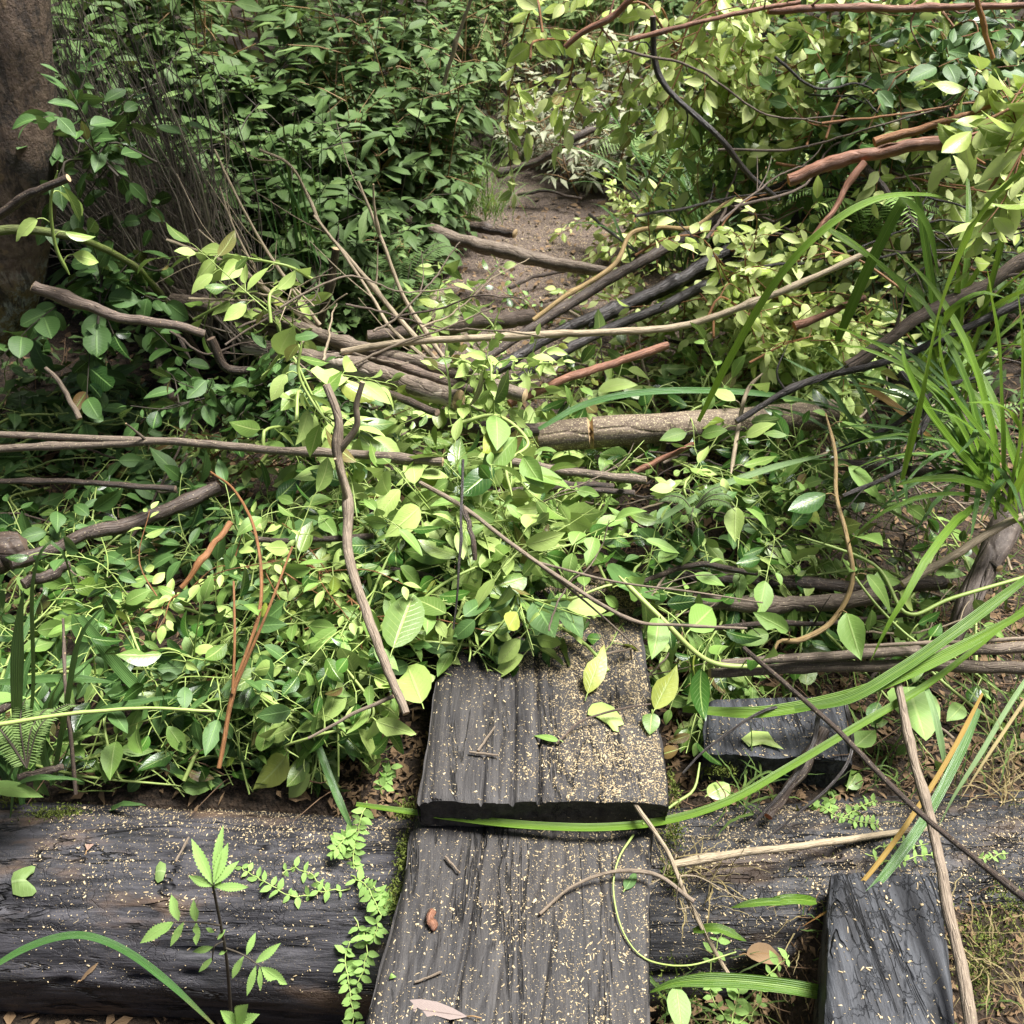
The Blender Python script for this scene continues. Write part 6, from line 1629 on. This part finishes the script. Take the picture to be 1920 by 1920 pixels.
for n, bx, L in [(700, (-1.3, 1.6, 1.12, 2.4), .12), (420, (.35, 1.5, 1.1, 1.7), .09), (260, (.12, .45, .35, .95), .12), (330, (-1.6, .6, 2.0, 3.0), .16), (200, (-.3, .6, 2.4, 4.6), .08), (160, (.38, .9, .4, .98), .07), (260, (.5, 1.8, 2.1, 3.2), .2)]:
    p = ground_pts(n, *bx, .008)
    for q in p:
        a = rs.uniform(0, 6.28); d = np.array([math.cos(a), math.sin(a), rs.uniform(-.05, .35)]) * L * rs.uniform(.3, 1.2)
        if L > .1 and q[1] > 1.1:
            q = q + [0, 0, rs.uniform(0, .09)]
        if abs(q[0] + .01) < .27 and q[1] < 1.62 or abs(q[0] + d[0] + .01) < .27 and q[1] + d[1] < 1.62:
            continue
        tube(g, catmull([q, q + d * .5 + rs.normal(0, .008, 3), q + d], 6), (rs.uniform(.0008, .0022), .0006), 4, 0, None, rs.rand())
tag(g.build('twig_litter', MT['litter']), kind='stuff')

g = Geo()                                   # moss cushions
def moss_at(c, r, n, nrm_=(0, 0, 1)):
    p = c + rs.normal(0, 1, (n, 3)) * np.array(r) * .5
    l = rs.uniform(.004, .010, n)
    leaves(g, p, rs.normal(0, .8, (n, 3)) + np.array(nrm_), rs.normal(0, 1, (n, 3)), l, l * .35, .5, .2, 'lance', 1, rs)
for px, py, rx, n in [(90, 1540, .05, 500), (130, 1535, .03, 250), (160, 1500, .06, 350), (300, 1497, .05, 250), (30, 1520, .04, 250)]:
    moss_at(onlog(px, py), (rx, .02, .006), n)
for px, py, z, rx, ry, n in [(762, 1520, .02, .02, .02, 350), (758, 1600, .0, .014, .04, 500), (742, 1680, -.02, .012, .04, 400), (1262, 1480, .05, .012, .04, 350), (1262, 1560, -.01, .02, .03, 450), (1262, 1640, -.03, .02, .03, 450),
                             (1560, 1600, -.04, .05, .03, 450), (1540, 1690, -.06, .03, .03, 300), (1860, 1760, -.02, .05, .06, 700), (1830, 1830, -.03, .03, .06, 500), (1900, 1690, -.02, .04, .04, 450), (1350, 1445, .0, .04, .01, 300), (1270, 1860, -.1, .06, .05, 300)]:
    moss_at(atZ(px, py, z), (rx, ry, .012), n)
tag(g.build('moss', MT['moss']), kind='stuff')

g = Geo()                                   # small green plants and seedlings low on the ground
n = 15000
x = rs.uniform(-3.2, 3.4, n); y = rs.uniform(2.45, 6.2, n)
sd_ = rs.rand(n) < .22
x = np.where(sd_, rs.uniform(1.5, 3.4, n) * np.where(rs.rand(n) < .6, 1, -1.15), x); y = np.where(sd_, rs.uniform(.2, 2.6, n), y)
ok = (path_w(x, y) < .25) & (fbm(G3(x, y, 2.2), 2) > -.35)
x, y = x[ok], y[ok]; n = len(x)
p = np.stack([x, y, terrain(x, y) + rs.uniform(.01, .16, n)], -1)
leaves(g, p, rs.normal(0, 1, (n, 3)) * [1, 1, .35], rs.normal(0, .4, (n, 3)) + [0, 0, 1], rs.uniform(.03, .09, n), rs.uniform(.015, .04, n), .6, .2, 'ellip', 1, rs)
tag(g.build('ground_cover', MT['shade']), kind='stuff')
g = Geo()                                   # fine grass
for (n, x0, x1, y0, y1, ln) in [(500, -1.3, 1.4, 1.3, 2.6, .16), (220, .14, .42, .45, .95, .12), (160, .4, 1.3, 1.1, 1.5, .10), (120, .38, .8, .5, 1.0, .06), (60, -.3, -.12, 1.0, 1.3, .10), (260, .9, 1.9, 1.4, 2.3, .25)]:
    for k in range(n):
        xx, yy2 = rs.uniform(x0, x1), rs.uniform(y0, y1)
        if abs(xx + .01) < .26 and yy2 < 1.62:
            continue
        arc_blades(g, rs, 1, np.array([xx, yy2, float(terrain(xx, yy2))]), 0, (ln * .5, ln * 1.3), (.0014, .0034), (.7, 1.5), (.2, 1.8))
tag(g.build('grass', MT['grass']), kind='stuff')
